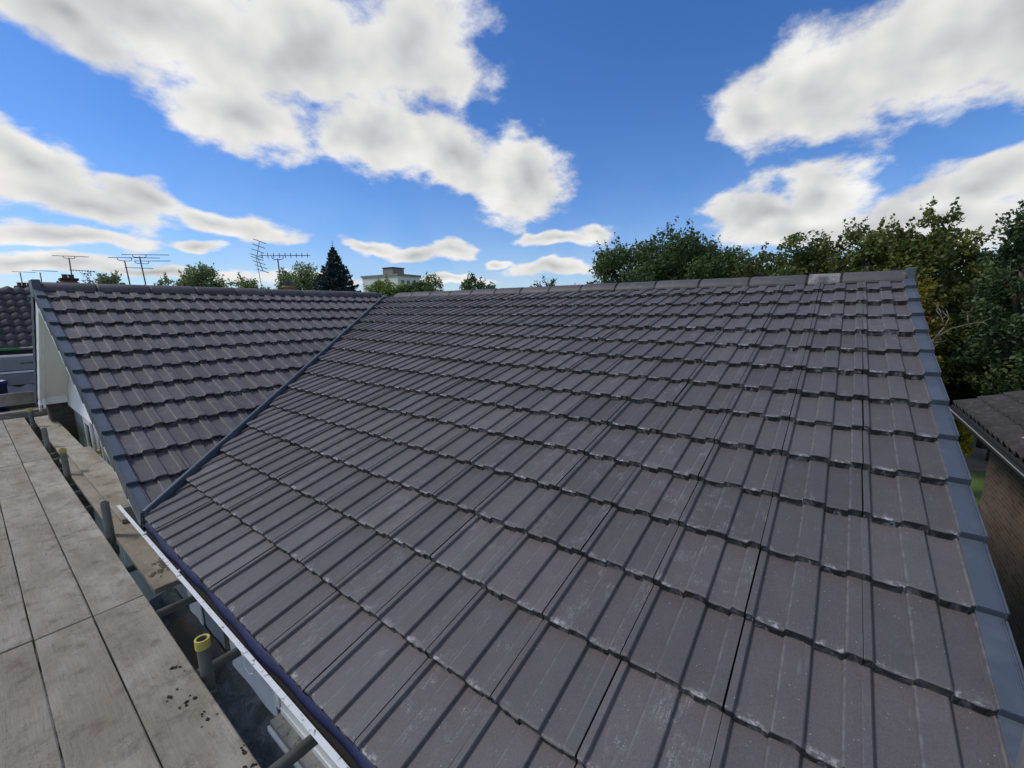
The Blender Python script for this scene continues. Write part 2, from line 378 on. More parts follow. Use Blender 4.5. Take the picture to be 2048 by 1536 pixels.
def tube_into(bm, a, b, r0, r1=None, n=10, cap=True):
    a, b = Vector(a), Vector(b); r1 = r0 if r1 is None else r1
    d = (b-a).normalized(); x = d.orthogonal().normalized(); y = d.cross(x)
    A = [bm.verts.new(a+(x*math.cos(t)+y*math.sin(t))*r0) for t in [2*math.pi*i/n for i in range(n)]]
    B = [bm.verts.new(b+(x*math.cos(t)+y*math.sin(t))*r1) for t in [2*math.pi*i/n for i in range(n)]]
    for i in range(n): bm.faces.new((A[i], A[(i+1) % n], B[(i+1) % n], B[i]))
    if cap: bm.faces.new(A[::-1]); bm.faces.new(B)
def tube(name, a, b, r, mat, parent=None, n=12, r1=None, **kw):
    bm = bmesh.new(); tube_into(bm, a, b, r, r1, n)
    me = bm_mesh(name, bm)
    me.polygons.foreach_set('use_smooth', [len(p.vertices) == 4 for p in me.polygons])
    return link(name, me, mat, parent, **kw)
def hollow_tube(name, a, b, r, mat, parent=None, wall=.006, n=20, depth=.15, **kw):
    """open-topped tube: outer skin, rim and a short inner bore"""
    a, b = Vector(a), Vector(b); d = (b-a).normalized(); x = d.orthogonal().normalized(); y = d.cross(x)
    V = []; F = []
    for c, rr in ((a, r), (b, r), (b, r-wall), (b-d*depth, r-wall)):
        for i in range(n):
            t = 2*math.pi*i/n; V.append(c+(x*math.cos(t)+y*math.sin(t))*rr)
    for k in range(3):
        for i in range(n):
            j = (i+1) % n; F.append((k*n+i, k*n+j, (k+1)*n+j, (k+1)*n+i))
    F.append(tuple(range(3*n, 4*n)))
    return link(name, mesh_py(name, V, F), mat, parent, **kw)
def sweep(name, prof, path, mat, parent=None, closed=False, smooth=False, **kw):
    """prof: list of (x,z); swept along a list of (dx,y,dz)"""
    V = [(px+dx, y, pz+dz) for (dx, y, dz) in path for (px, pz) in prof]; n = len(prof); F = []
    for k in range(len(path)-1):
        for i in range(n if closed else n-1):
            j = (i+1) % n; F.append((k*n+i, k*n+j, (k+1)*n+j, (k+1)*n+i))
    if closed: F.append(tuple(range(n))[::-1]); F.append(tuple(range((len(path)-1)*n, len(path)*n)))
    return link(name, mesh_py(name, V, F, smooth), mat, parent, **kw)

# ------------------------------------------------------------------ measured house frame
# x runs up the main slope, y along the main ridge (away), z up; the main eaves tile lip is the line x=0, z=0
P1, P2, P3 = 0.3403, 0.4382, R(33)          # pitch: main slope, gabled wing near side, far side
W, G = 0.33, 0.3425                          # tile cover width and gauge
S1 = Vector((math.cos(P1), 0, math.sin(P1))); N1 = Vector((-math.sin(P1), 0, math.cos(P1)))
S2 = Vector((0, math.cos(P2), math.sin(P2))); N2 = Vector((0, -math.sin(P2), math.cos(P2)))
WR_Y, WR_Z = 7.904, 1.850                    # wing plane: virtual ridge line of the fitted plane
OFF2 = 0.22                                  # distance ridge line -> first row
XV = 0.07                                    # wing: tile edge at the gable verge
RX, RZ = 4.90, 1.735                         # main ridge line (tile plane)
RY2, RZ2 = 7.72, 1.755                       # wing ridge line
GROUND = -4.9
def frame(o, ux, vy, wz):
    return Matrix(((ux.x, vy.x, wz.x, o.x), (ux.y, vy.y, wz.y, o.y), (ux.z, vy.z, wz.z, o.z), (0, 0, 0, 1)))
# valley: vertical plane through the line where both tile planes meet
def valley_pt(x):
    z = x*math.tan(P1); return Vector((x, WR_Y-(WR_Z-z)/math.tan(P2), z))
VA, VB = valley_pt(0.0), valley_pt(4.88)
vdir = (VB-VA).normalized(); vh = Vector((vdir.x, vdir.y, 0)).normalized()
vn = Vector((vh.y, -vh.x, 0))                # horizontal normal, towards the main slope

house = empty('house', (0.4, 4, GROUND), label='brick house with new dark grey tiled roofs meeting in a valley', cat='house')
hinv = Matrix.Translation((-0.4, -4, -GROUND))
def hp(name, me, mat, parent=None, mw=None, **kw):
    """house part given in world coordinates; the parent chain is resolved here"""
    o = link(name, me, mat, None, None, **kw)
    o.parent = parent or house
    base = Matrix.Identity(4) if parent is not None else hinv
    if parent is not None: base = (hinv if parent.get('_w') is None else hinv)
    o.matrix_parent_inverse = Matrix.Identity(4)
    mw = mw or Matrix.Identity(4)
    o.matrix_basis = (hinv @ mw) if parent is None else mw
    return o

# ---- roof tile meshes: interlocking double-pan tile, ragged lower lip
HR = .0158
PROF = [(0, .94), (.003, 1), (.021, 1), (.0245, .75), (.030, .08), (.034, 0), (.055, -.02), (.075, -.03), (.098, -.02), (.115, 0), (.117, .12), (.1215, .85), (.125, 1),
        (.150, 1.03), (.172, 1.03), (.194, 1), (.1975, .85), (.203, .08), (.207, 0), (.226, -.02), (.245, -.03), (.262, -.02), (.277, 0), (.279, .12), (.2835, .85), (.287, 1), (.305, 1.02), (.3262, 1)]
PROF = [(u_, h_*HR) for u_, h_ in PROF]
LEN, TH = G+.075, .037
def tile_verts(seed):
    rr = random.Random(seed); n = len(PROF)
    rows = []
    top = lambda v: TH*(1-v/G)
    jit = [rr.gauss(0, .0021)+(.004 if rr.random() < .10 else 0) for _ in range(n)]
    for k, v in enumerate((0.0, 0.0, .010, G*.5, LEN)):
        row = []
        for i, (u, h) in enumerate(PROF):
            vv, ww = v, top(v)+h
            if k == 0: ww = h-.004+rr.gauss(0, .0025); vv = .003+jit[i]+rr.gauss(0, .0012)
            if k == 1: vv = jit[i]; ww = top(0)+h-.0035+rr.gauss(0, .0009)
            row.append((u, vv, ww))
        rows.append(row)
    V = [p for r in rows for p in r]; F = []
    for k in range(4):
        for i in range(n-1): F.append((k*n+i, k*n+i+1, (k+1)*n+i+1, (k+1)*n+i))
    # side closing faces down to the batten plane
    b = len(V); V += [(0, .002, -.006), (0, LEN, -.012), (PROF[-1][0], .002, -.006), (PROF[-1][0], LEN, -.012)]
    F.append((n, b, b+1, 4*n)); F.append((2*n-1, 5*n-1, b+3, b+2))
    return V, F
TILES = []
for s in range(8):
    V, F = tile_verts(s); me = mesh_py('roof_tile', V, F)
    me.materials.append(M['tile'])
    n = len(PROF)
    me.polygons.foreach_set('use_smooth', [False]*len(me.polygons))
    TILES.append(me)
def cut_mesh(me, mw, side, off):
    """keep what lies on one side of the valley plane"""
    bm = bmesh.new(); bm.from_mesh(me); bm.transform(mw)
    bmesh.ops.bisect_plane(bm, geom=bm.verts[:]+bm.edges[:]+bm.faces[:], plane_co=VA+vn*off, plane_no=vn*(-side), clear_outer=True)
    if not bm.faces: bm.free(); return None
    bm.transform(mw.inverted()); out = bpy.data.meshes.new('roof_tile'); bm.to_mesh(out); bm.free()
    if not out.materials: out.materials.append(M['tile'])
    return out
def lay_tile(slope, o, ux, vy, wz, side, off, k):
    mw = frame(o, ux, vy, wz)
    me = TILES[k % len(TILES)]
    ds = [((mw @ Vector(c))-VA).dot(vn)*side-off*side for c in ((0, 0, 0), (W, 0, 0), (0, LEN, 0), (W, LEN, 0))]
    if max(ds) <= 0.004: return
    if min(ds) < 0:
        me = cut_mesh(me, mw, side, off)
        if me is None: return
    ob = link('roof_tile', me, None, slope); ob.matrix_basis = mw
    return ob

def rafter_sheet(name, pts, th, mat):
    """closed slab below a slope; pts is the plan outline lifted onto the slope"""
    n = len(pts); V = [tuple(p) for p in pts]+[(p[0], p[1], p[2]-th) for p in pts]
    F = [tuple(range(n)), tuple(range(n, 2*n))[::-1]]+[(i, i+n, (i+1) % n+n, (i+1) % n) for i in range(n)]
    return mesh_py(name, V, F)

hw = house
house.location = (0, 0, 0)                    # keep the house frame equal to the world frame
def hpart(name, me, mat, parent=None, **kw): return link(name, me, mat, parent or house, **kw)

# main slope
d1 = lambda x, y, h=-.022: (x, y, x*math.tan(P1)+h/math.cos(P1))
vpt = lambda x: valley_pt(x).y
main = hpart('roof_slope', rafter_sheet('roof_slope', [d1(.012, -.30), d1(RX, -.30), d1(RX, RY2), d1(4.8, vpt(4.8)-.02), d1(.012, vpt(.012)-.05)], .10, M['deck']), M['deck'],
             label='broad slope of dark grey interlocking tiles')
k = 0
for r in range(15):
    for c in range(0, 26):
        o = S1*(r*G)+Vector((0, c*W, 0))+N1*(-.012)
        o = o+Vector((0, rng.normal(0, .0016), 0))+N1*rng.normal(0, .0016)
        a = rng.normal(0, .0022)
        ux = (Vector((0, -1, 0))+S1*a).normalized(); vy = N1.cross(ux)
        vy = (vy+N1*rng.normal(0, .0025)).normalized(); wz = ux.cross(vy)
        k += 1
        lay_tile(main, o, ux, vy, wz, 1, .028, k*5+r)
# gabled wing, near slope
d2 = lambda x, y, h=-.022: (x, y, WR_Z-(WR_Y-y)*math.tan(P2)+h/math.cos(P2))
yw0 = vpt(.1)
wing = hpart('roof_slope', rafter_sheet('wing_slope', [d2(XV+.02, yw0+.02), d2(RX-.1, RY2-.02), d2(XV+.02, RY2-.02)], .10, M['deck']), M['deck'],
             label='smaller tiled slope running from the gable to the valley')
for r in range(1, 13):
    s = OFF2+r*G
    for c in range(0, 16):
        o = Vector((XV-.03+c*W, WR_Y, WR_Z))-S2*s+N2*(-.012)
        o = o+Vector((rng.normal(0, .0016), 0, 0))+N2*rng.normal(0, .0016)
        ux = (Vector((1, 0, 0))+S2*rng.normal(0, .0022)).normalized(); vy = N2.cross(ux)
        vy = (vy+N2*rng.normal(0, .0025)).normalized(); wz = ux.cross(vy)
        k += 1
        lay_tile(wing, o, ux, vy, wz, -1, -.022, k*3+r)
# hidden rear slopes
hpart('rear_slope', rafter_sheet('rear_slope', [(RX, -.30, RZ), (2*RX, -.30, 0), (2*RX, 10.2, 0), (RX, 10.2, RZ)], .08, M['tile']), M['tile'])
far_z = lambda y: RZ2-(y-RY2)*math.tan(P3)
hpart('rear_slope', rafter_sheet('rear_slope', [(XV-.05, RY2, RZ2-.05), (RX, RY2, RZ2-.05), (RX, 10.35, far_z(10.35)-.05), (XV-.05, 10.35, far_z(10.35)-.05)], .08, M['tile']), M['tile'])

# ---- ridge tiles
def ridge_mesh(L, half=.155, rise=.112, th=.016, seed=0):
    rr = random.Random(seed); n = 12; V = []; F = []
    ang = R(78)
    for yy in (0.0, .012, L*.5, L-.012, L):
        e = .0035 if yy in (0.0, L) else 0
        for i in range(n+1):
            t = -ang+2*ang*i/n
            V.append((half*math.sin(t)/math.sin(ang), yy, rise*(math.cos(t)-math.cos(ang))/(1-math.cos(ang))-e+rr.gauss(0, .0008)))
    m = n+1
    for k in range(4):
        for i in range(n): F.append((k*m+i, k*m+i+1, (k+1)*m+i+1, (k+1)*m+i))
    b = len(V); V += [(x*.91, y, z-th) for (x, y, z) in V[:]]
    for i in range(n):
        F.append((i, b+i, b+i+1, i+1)); q = 4*m; F.append((q+i+1, b+q+i+1, b+q+i, q+i))
    for k in range(4):
        F.append((k*m, (k+1)*m, b+(k+1)*m, b+k*m)); F.append(((k+1)*m+n, k*m+n, b+k*m+n, b+(k+1)*m+n))
    me = mesh_py('ridge_tile', V, F); me.polygons.foreach_set('use_smooth', [i < 4*n for i in range(len(F))])
    return me
RL = .522
rmesh = ridge_mesh(RL-.020); rmesh.materials.append(M['ridge'])
umesh = ridge_mesh(.075, .150, .098, .01); umesh.materials.append(M['black'])
roof_ridge = hpart('ridge', rafter_sheet('ridge', [(RX-.13, -.28, RZ-.035), (RX+.13, -.28, RZ-.035), (RX+.13, RY2, RZ-.03), (RX-.13, RY2, RZ-.03)], .05, M['black']), M['black'], label='main ridge line capped with rounded ridge tiles')
ym = [-.315, .17, .45]+[.98+RL*i for i in range(13)]
for a, b in zip(ym[:-1], ym[1:]):
    short = abs(b-.45) < .01
    me = rmesh if abs((b-a)-RL) < .008 else ridge_mesh(b-a-.020)
    if short: me.materials.append(M['ridge_pale'])
    elif not me.materials: me.materials.append(M['ridge'])
    mw = Matrix.Translation((RX+rng.normal(0, .002), a+.010, RZ-.046+rng.normal(0, .002)))
    o = link('ridge_tile', me, None, roof_ridge, mw)
    if short: o['label'] = 'short pale mortar-smeared ridge tile'
    link('ridge_union', umesh, None, roof_ridge, Matrix.Translation((RX, b-.0375, RZ-.046)))
roof_ridge2 = hpart('ridge', rafter_sheet('ridge2', [(.03, RY2-.13, RZ2-.035), (RX-.15, RY2-.13, RZ2-.035), (RX-.15, RY2+.13, RZ2-.03), (.03, RY2+.13, RZ2-.03)], .05, M['black']), M['black'], label='wing ridge line capped with rounded ridge tiles')
rotm = Matrix.Rotation(-math.pi/2, 4, 'Z')
xm = [.0]+[.52+RL*i for i in range(9)]
for a, b in zip(xm[:-1], xm[1:]):
    me = rmesh if abs((b-a)-RL) < .008 else ridge_mesh(b-a-.020)
    if not me.materials: me.materials.append(M['ridge'])
    link('ridge_tile', me, None, roof_ridge2, Matrix.Translation((a+.010, RY2+rng.normal(0, .002), RZ2-.046+rng.normal(0, .002))) @ rotm)
    link('ridge_union', umesh, None, roof_ridge2, Matrix.Translation((b-.0375, RY2, RZ2-.046)) @ rotm)

# ---- dry verge caps: stepped L-shaped plastic units
def verge_mesh(flip):
    """u across the roof (0 = inner edge, outer edge at u=.085), v up the slope, w normal"""
    Wd, H, D = .070, .062, .080
    L = G+.05
    bm = bmesh.new()
    def hexa(p):
        v = [bm.verts.new(q) for q in p]
        for f in ((0, 1, 2, 3), (7, 6, 5, 4), (0, 4, 5, 1), (1, 5, 6, 2), (2, 6, 7, 3), (3, 7, 4, 0)): bm.faces.new([v[i] for i in f])
    zt = lambda v: H-.030*v/G
    # top plate, front nose, outer skirt
    hexa([(0, 0, zt(0)-.006), (Wd-.006, 0, zt(0)-.006), (Wd-.006, L, zt(L)-.006), (0, L, zt(L)-.006), (0, 0, zt(0)), (Wd-.006, 0, zt(0)), (Wd-.006, L, zt(L)), (0, L, zt(L))])
    hexa([(0, .0, .010), (Wd-.006, .0, .010), (Wd-.006, .006, .010), (0, .006, .010), (0, 0, zt(0)-.006), (Wd-.006, 0, zt(0)-.006), (Wd-.006, .006, zt(0)-.006), (0, .006, zt(0)-.006)])
    hexa([(Wd-.006, -.002, -D-.018), (Wd, -.002, -D-.018), (Wd, L-.06, -D+.016), (Wd-.006, L-.06, -D+.016), (Wd-.006, -.002, zt(0)+.004), (Wd, -.002, zt(0)+.004), (Wd, L-.06, zt(L-.06)+.004), (Wd-.006, L-.06, zt(L-.06)+.004)])
    # shallow rib just inside the outer edge and clip end of the next unit
    hexa([(Wd-.018, .002, zt(0)), (Wd-.014, .002, zt(0)), (Wd-.014, L-.06, zt(L-.06)), (Wd-.018, L-.06, zt(L-.06)), (Wd-.018, .002, zt(0)+.0025), (Wd-.014, .002, zt(0)+.0025), (Wd-.014, L-.06, zt(L-.06)+.0025), (Wd-.018, L-.06, zt(L-.06)+.0025)])
    hexa([(Wd-.009, L-.06, -D+.02), (Wd-.004, L-.06, -D+.02), (Wd-.004, L, -D+.03), (Wd-.009, L, -D+.03), (Wd-.009, L-.06, zt(L)-.002), (Wd-.004, L-.06, zt(L)-.002), (Wd-.004, L, zt(L)-.002), (Wd-.009, L, zt(L)-.002)])
    if flip:
        for v in bm.verts: v.co.x = -v.co.x
    bmesh.ops.bevel(bm, geom=[e for e in bm.edges if e.calc_length() > .05], offset=.0014, segments=1, affect='EDGES')
    me = bm_mesh('verge_cap', bm); me.materials.append(M['verge']); return me
vm, vmf = verge_mesh(False), verge_mesh(True)
vr = empty('verge', parent=house, label='run of slate-blue verge caps stepping up the open end of the main slope')
for r in range(15):
    o = Vector((0, -.286, 0))+S1*(r*G-.004)+N1*(-.012+rng.normal(0, .0015))
    link('verge_cap', vm, None, vr, frame(o, (Vector((0, -1, 0))+S1*rng.normal(0, .004)).normalized(), S1, N1))
vl = empty('verge', parent=house, label='run of slate-blue verge caps on the near edge of the gable')
for r in range(1, 13):
    o = Vector((XV-.018, WR_Y, WR_Z))-S2*(OFF2+r*G+.004)+N2*(-.012+rng.normal(0, .0015))
    link('verge_cap', vmf, None, vl, frame(o, (Vector((1, 0, 0))+S2*rng.normal(0, .004)).normalized(), S2, N2))
S3 = Vector((0, -math.cos(P3), math.sin(P3))); N3 = Vector((0, math.sin(P3), math.cos(P3)))
vf = empty('verge', parent=house, label='far run of verge caps seen edge-on below the gable apex')
for r in range(9):
    o = Vector((XV-.015, RY2, RZ2))-S3*(.12+(r+1)*G)+N3*.01
    link('verge_cap', vm, None, vf, frame(o, Vector((-1, 0, 0)), S3, N3))
# ridge end caps
bm = box_bm((RX-.13, -.368, RZ-.085), (RX+.13, -.300, RZ+.080), .008); e1 = hpart('ridge_end_cap', bm_mesh('ridge_end_cap', bm), M['verge'])
bm = box_bm((-.022, RY2-.15, RZ2-.12), (.052, RY2+.15, RZ2+.085), .008); e2 = hpart('ridge_end_cap', bm_mesh('ridge_end_cap', bm), M['verge'])

# ---- valley: trough with a raised upstand between the two tile fields
def along(a, b, n): return [a.lerp(b, i/(n-1)) for i in range(n)]
vy_ = vn.cross(vdir) if vn.cross(vdir).z > 0 else -vn.cross(vdir)
VS = VA+vdir*.02
VE = VB-vdir*.05
def vsweep(name, prof, mat, a=VS, b=VE, closed=True, parent=None):
    V = []; F = []; n = len(prof)
    for p in (a, b): V += [p+vn*q[0]+vy_*q[1] for q in prof]
    F += [(i, (i+1) % n, n+(i+1) % n, n+i) for i in range(n)]
    F += [tuple(range(n))[::-1], tuple(range(n, 2*n))]
    return hpart(name, mesh_py(name, V, F), mat, parent)
val = vsweep('valley_trough', [(-.10, -.010), (.10, -.010), (.10, -.030), (-.10, -.030)], M['valley'], a=VA+vdir*.16)
vsweep('valley_upstand', [(-.020, -.02), (-.016, .060), (-.010, .066), (.006, .066), (.012, .060), (.016, -.02)], M['valley'], parent=val)

# ---- eaves: blue felt strip, gutter, fascia
ys = np.linspace(-.3, 3.98, 90); V = []; F = []
for i, yy in enumerate(ys):
    wv = .006*math.sin(yy*5.1)+.004*math.sin(yy*13.7+1)
    for (x, z) in ((.03, -.012), (.004+wv*.3, -.016), (-.006+wv*.8, -.05), (.002+wv, -.098+wv*.6)):
        V.append((x, yy, z))
for i in range(89):
    for j in range(3): F.append((i*4+j, i*4+j+1, (i+1)*4+j+1, (i+1)*4+j))
hpart('eaves_felt', mesh_py('eaves_felt', V, F, True), M['felt_blue'], label='blue felt strip hanging from the tiles into the gutter')
gp = []
cx, cz, rr_ = .015, -.062, .058
for i in range(13):
    t = math.pi+math.pi*i/12; gp.append((cx+rr_*math.cos(t), cz+rr_*math.sin(t)*1.05))
inner = [(cx+(x-cx)*.94, cz+(z-cz)*.94) for x, z in gp][::-1]
prof = [(gp[0][0]-.006, cz+.005)]+gp+inner+[(gp[0][0]+.016, cz+.005)]
gut = sweep('gutter', prof, [(0, -.38, 0), (0, 1.0, 0), (0, 2.16, .002), (0, 3.09, 0), (0, 4.60, -.004)], M['white'], house, closed=True, label='white half-round plastic gutter with dirty rim')
hpart('gutter_dirt', mesh_py('gutter_dirt', [(cx-.05, -.38, cz-.028), (cx+.05, -.38, cz-.028), (cx+.05, 4.58, cz-.03), (cx-.05, 4.58, cz-.03)], [(0, 1, 2, 3)]), M['clod'], gut)
for yb in (.6, 1.35, 2.16, 3.09, 3.85):
    bm = bmesh.new()
    pr = [(x+(x-cx)*.07, z+(z-cz)*.07) for x, z in gp]
    pr2 = [(cx+(x-cx)*1.0, cz+(z-cz)*1.0) for x, z in gp][::-1]
    full = [(gp[0][0]-.006, cz+.010)]+pr+pr2+[(gp[0][0]+.012, cz+.010)]
    A = [bm.verts.new((x, yb-.016, z)) for x, z in full]; B = [bm.verts.new((x, yb+.016, z)) for x, z in full]
    for i in range(len(full)): j = (i+1) % len(full); bm.faces.new((A[i], A[j], B[j], B[i]))
    bm.faces.new(A); bm.faces.new(B[::-1])
    hpart('gutter_bracket', bm_mesh('gutter_bracket', bm), M['white'], gut)
bm = bmesh.new()
pts = [Vector((-.055, 2.12, -.06)), Vector((-.062, 2.10, -.085)), Vector((-.060, 2.06, -.10)), Vector((-.05, 2.045, -.095)), Vector((-.045, 2.03, -.07))]
for a, b in zip(pts[:-1], pts[1:]): tube_into(bm, a, b, .0013, n=6)
hpart('tie_wire', bm_mesh('tie_wire', bm), M['bright_steel'], gut)
for yb in (3.11, 3.83):
    bm = bmesh.new(); bmesh.ops.create_icosphere(bm, subdivisions=2, radius=.008, matrix=Matrix.Translation((-.028, yb, -.045)))
    hpart('clip_knob', bm_mesh('clip_knob', bm, True), M['white'], gut)
box('fascia', (.085, -.30, -.24), (.105, 3.96, -.02), M['pvc'], house)
box('soffit', (.105, -.30, -.24), (.36, 3.96, -.228), M['pvc'], house)

# ---- walls below the eaves
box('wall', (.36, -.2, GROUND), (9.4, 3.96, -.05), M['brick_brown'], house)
box('wall', (.366, 3.963, GROUND), (9.4, 10.1, -.032), M['greyclad'], house, label='grey lower wall under the gable')
for (y0, y1, z0) in ((2.98, 3.78, -1.40), (4.45, 4.80, -1.40), (1.0, 2.85, -.60)):
    box('wall_panel', (.345, y0, z0), (.359, y1, -.26), M['pvc'], house, .003)
for y0 in (2.905,): box('corner_trim', (.335, y0, -1.20), (.358, y0+.06, -.26), M['pvc'], house, .003)
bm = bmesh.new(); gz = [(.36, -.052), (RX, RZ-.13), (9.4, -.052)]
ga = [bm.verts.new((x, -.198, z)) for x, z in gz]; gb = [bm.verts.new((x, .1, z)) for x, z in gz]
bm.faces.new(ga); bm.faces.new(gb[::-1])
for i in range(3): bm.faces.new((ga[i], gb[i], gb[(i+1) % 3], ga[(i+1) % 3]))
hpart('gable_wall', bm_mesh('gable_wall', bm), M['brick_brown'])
# window with sill
wn = empty('window', parent=house, label='white framed window under the gutter')
box('frame', (.338, .9, -1.17), (.358, 2.88, -1.09), M['pvc'], wn, .003)
box('frame', (.337, .9, -.68), (.3575, 2.88, -.602), M['pvc'], wn, .003)
for y0 in (.9, 1.86, 2.80): box('frame', (.3385, y0, -1.089), (.3575, y0+.08, -.681), M['pvc'], wn, .003)
box('glazing_bead', (.328, .9, -1.195), (.337, 2.87, -1.15), M['pvc'], wn, .002)
box('pane', (.352, .98, -1.089), (.356, 2.80, -.681), M['glass'], wn)
box('sill', (.265, .7, -1.26), (.356, 2.89, -1.20), M['stone'], wn, .006)
box('sill_nosing', (.245, .7, -1.275), (.263, 2.89, -1.235), M['pvc'], wn, .004)
# low felted roof under the scaffold
nx, ny = 40, 90; V = []; F = []
for i in range(nx+1):
    for j in range(ny+1):
        x = -2.2+2.55*i/nx; y = -.8+6.2*j/ny
        z = -1.40+.012*math.sin(x*9+y*4)+.010*math.sin(y*11+x*3)+.006*rng.normal()+.06*max(0, (x-.10)/.25)**2
        V.append((x, y, z))
for i in range(nx):
    for j in range(ny): a = i*(ny+1)+j; F.append((a, a+1, a+ny+2, a+ny+1))
hpart('low_roof_felt', mesh_py('low_roof_felt', V, F, True), M['felt'], label='wrinkled dark felt covering a low flat roof')
box('low_roof', (-2.2, -.8, GROUND), (.35, 5.4, -1.46), M['brick_brown'], house)
box('batten_strip', (.10, 4.0, -1.375), (.125, 5.1, -1.35), M['pvc'], house, .002)

# ---- gable end of the wing
def sheet_x(name, x0, x1, yz, mat, parent=None, **kw):
    n = len(yz); V = [(x0, y, z) for y, z in yz]+[(x1, y, z) for y, z in yz]
    F = [tuple(range(n))[::-1], tuple(range(n, 2*n))]+[(i, (i+1) % n, n+(i+1) % n, n+i) for i in range(n)]
    bm = bmesh.new(); vs_ = [bm.verts.new(v) for v in V]
    for f in F: bm.faces.new([vs_[i] for i in f])
    return hpart(name, bm_mesh(name, bm), mat, parent, **kw)
nz = lambda y: WR_Z-(WR_Y-y)*math.tan(P2)
fz = far_z
# white rendered gable wall down to a level lower edge
sheet_x('gable_wall', .305, .364, [(4.3, -.03), (10.0, -.03), (10.0, fz(10.0)-.16), (RY2, RZ2-.22), (4.3, nz(4.3)-.10)], M['render'], label='white rendered gable wall')
# barge boards and soffits on both slopes
sheet_x('bargeboard', .0, .022, [(4.15, nz(4.15)-.05), (RY2, nz(RY2)-.06), (RY2, nz(RY2)-.24), (4.15, nz(4.15)-.20)], M['pvc'])
sheet_x('bargeboard', .0, .022, [(RY2+.001, RZ2-.10), (10.22, fz(10.22)-.06), (10.22, fz(10.22)-.24), (RY2+.001, RZ2-.28)], M['pvc'])
sheet_x('soffit', .0225, .304, [(4.15, nz(4.15)-.17), (RY2, nz(RY2)-.20), (RY2, nz(RY2)-.215), (4.15, nz(4.15)-.185)], M['cream'])
sheet_x('soffit', .0225, .304, [(RY2+.001, RZ2-.235), (9.84, fz(9.84)-.20), (9.84, fz(9.84)-.215), (RY2+.001, RZ2-.25)], M['cream'])
box('soffit_trim', (.024, 9.80, fz(9.8)-.40), (.052, 9.83, fz(9.8)-.215), M['pvc'], house)
sheet_x('soffit_bead', .0235, .050, [(RY2+.02, RZ2-.262), (9.80, fz(9.80)-.228), (9.80, fz(9.80)-.25), (RY2+.02, RZ2-.285)], M['pvc'])
# boxed eaves end
sheet_x('eaves_box', -.002, .30, [(9.845, fz(9.845)-.20), (10.30, fz(10.3)-.08), (10.30, .06), (10.22, .03), (9.845, .045)], M['pvc'])
# window under the gable
gw = empty('window', parent=house, label='small white framed window under the gable')
box('frame', (.335, 8.55, -.16), (.3655, 9.05, -.10), M['pvc'], gw, .004)
box('frame', (.335, 8.55, -.86), (.3655, 9.05, -.80), M['pvc'], gw, .004)
for y0 in (8.55, 8.99): box('frame', (.336, y0, -.799), (.3655, y0+.06, -.161), M['pvc'], gw, .004)
box('pane', (.350, 8.61, -.799), (.362, 8.99, -.161), M['glass'], gw)
box('sill', (.22, 8.45, -.92), (.365, 9.15, -.865), M['pvc'], gw, .006)
for y0 in (7.75, 7.95, 8.2): box('cladding_trim', (.345, y0, -2.0), (.3655, y0+.03, -.035), M['pvc'], house, .002)
box('brick_pier', (.10, 10.12, GROUND), (.9, 10.5, .02), M['brick_grey'], house)

# ------------------------------------------------------------------ scaffold
sc = empty('scaffold', (-.6, 4, GROUND), label='grey tube scaffold carrying boards beside the house wall', cat='scaffold')
def sp(name, a, b, r, mat, **kw):
    off = Vector((-.6, 4, GROUND)); return tube(name, Vector(a)-off, Vector(b)-off, r, mat, sc, **kw)
off = Vector((-.6, 4, GROUND))
for (y, zt, cap) in ((2.46, -.105, True), (4.58, .0, False), (6.68, .01, True), (8.30, -.035, False), (9.95, -.005, True)):
    s = hollow_tube('standard', Vector((-.117, y, GROUND))-off, Vector((-.117+.004, y+.01, zt))-off, .027, M['steel'], sc)
    if cap:
        c = hollow_tube('end_cap', Vector((-.1135, y+.0095, zt-.042))-off, Vector((-.1125, y+.010, zt+.004))-off, .0315, M['yellow'] if y < 4 else M['yellow_old'], s, wall=.0085, depth=.03)
for y in (.9, 1.80, 2.59, 3.30, 4.05, 4.75, 5.6, 6.45, 7.2, 8.1, 9.0, 10.2):
    x1 = .335 if y < 3.5 else .11
    sp('transom', (-1.45, y, -.356), (x1, y-.02, -.356), .026, M['steel'])
for (y, x1) in ((6.15, .22), (7.75, .30)):
    t = sp('transom', (-1.45, y, -.356), (x1, y, -.356), .026, M['steel'])
    sp('end_cap', (x1-.03, y, -.356), (x1+.006, y, -.356), .029, M['yellow_old'])
for y in (2.46, 4.58, 6.68, 8.30, 9.95):
    link('coupler', bm_mesh('coupler', box_bm(Vector((-.165, y-.035, -.455))-off, Vector((-.082, y+.045, -.375))-off, .012)), M['steel'], sc)
    sp('coupler_bolt', (-.10, y+.03, -.40), (-.10, y+.075, -.40), .009, M['bright_steel'], n=6)
for z in (-.412, -1.9): sp('ledger', (-.160, -1.0, z), (-.160, 11.0, z), .026, M['steel'])
sp('ledger', (-1.3, -1.0, -.412), (-1.3, 11.0, -.412), .026, M['steel'])
for y in (.3, 2.4, 4.5, 6.6, 8.7, 10.6): sp('standard', (-1.36, y, GROUND), (-1.36, y, .9), .026, M['steel'])

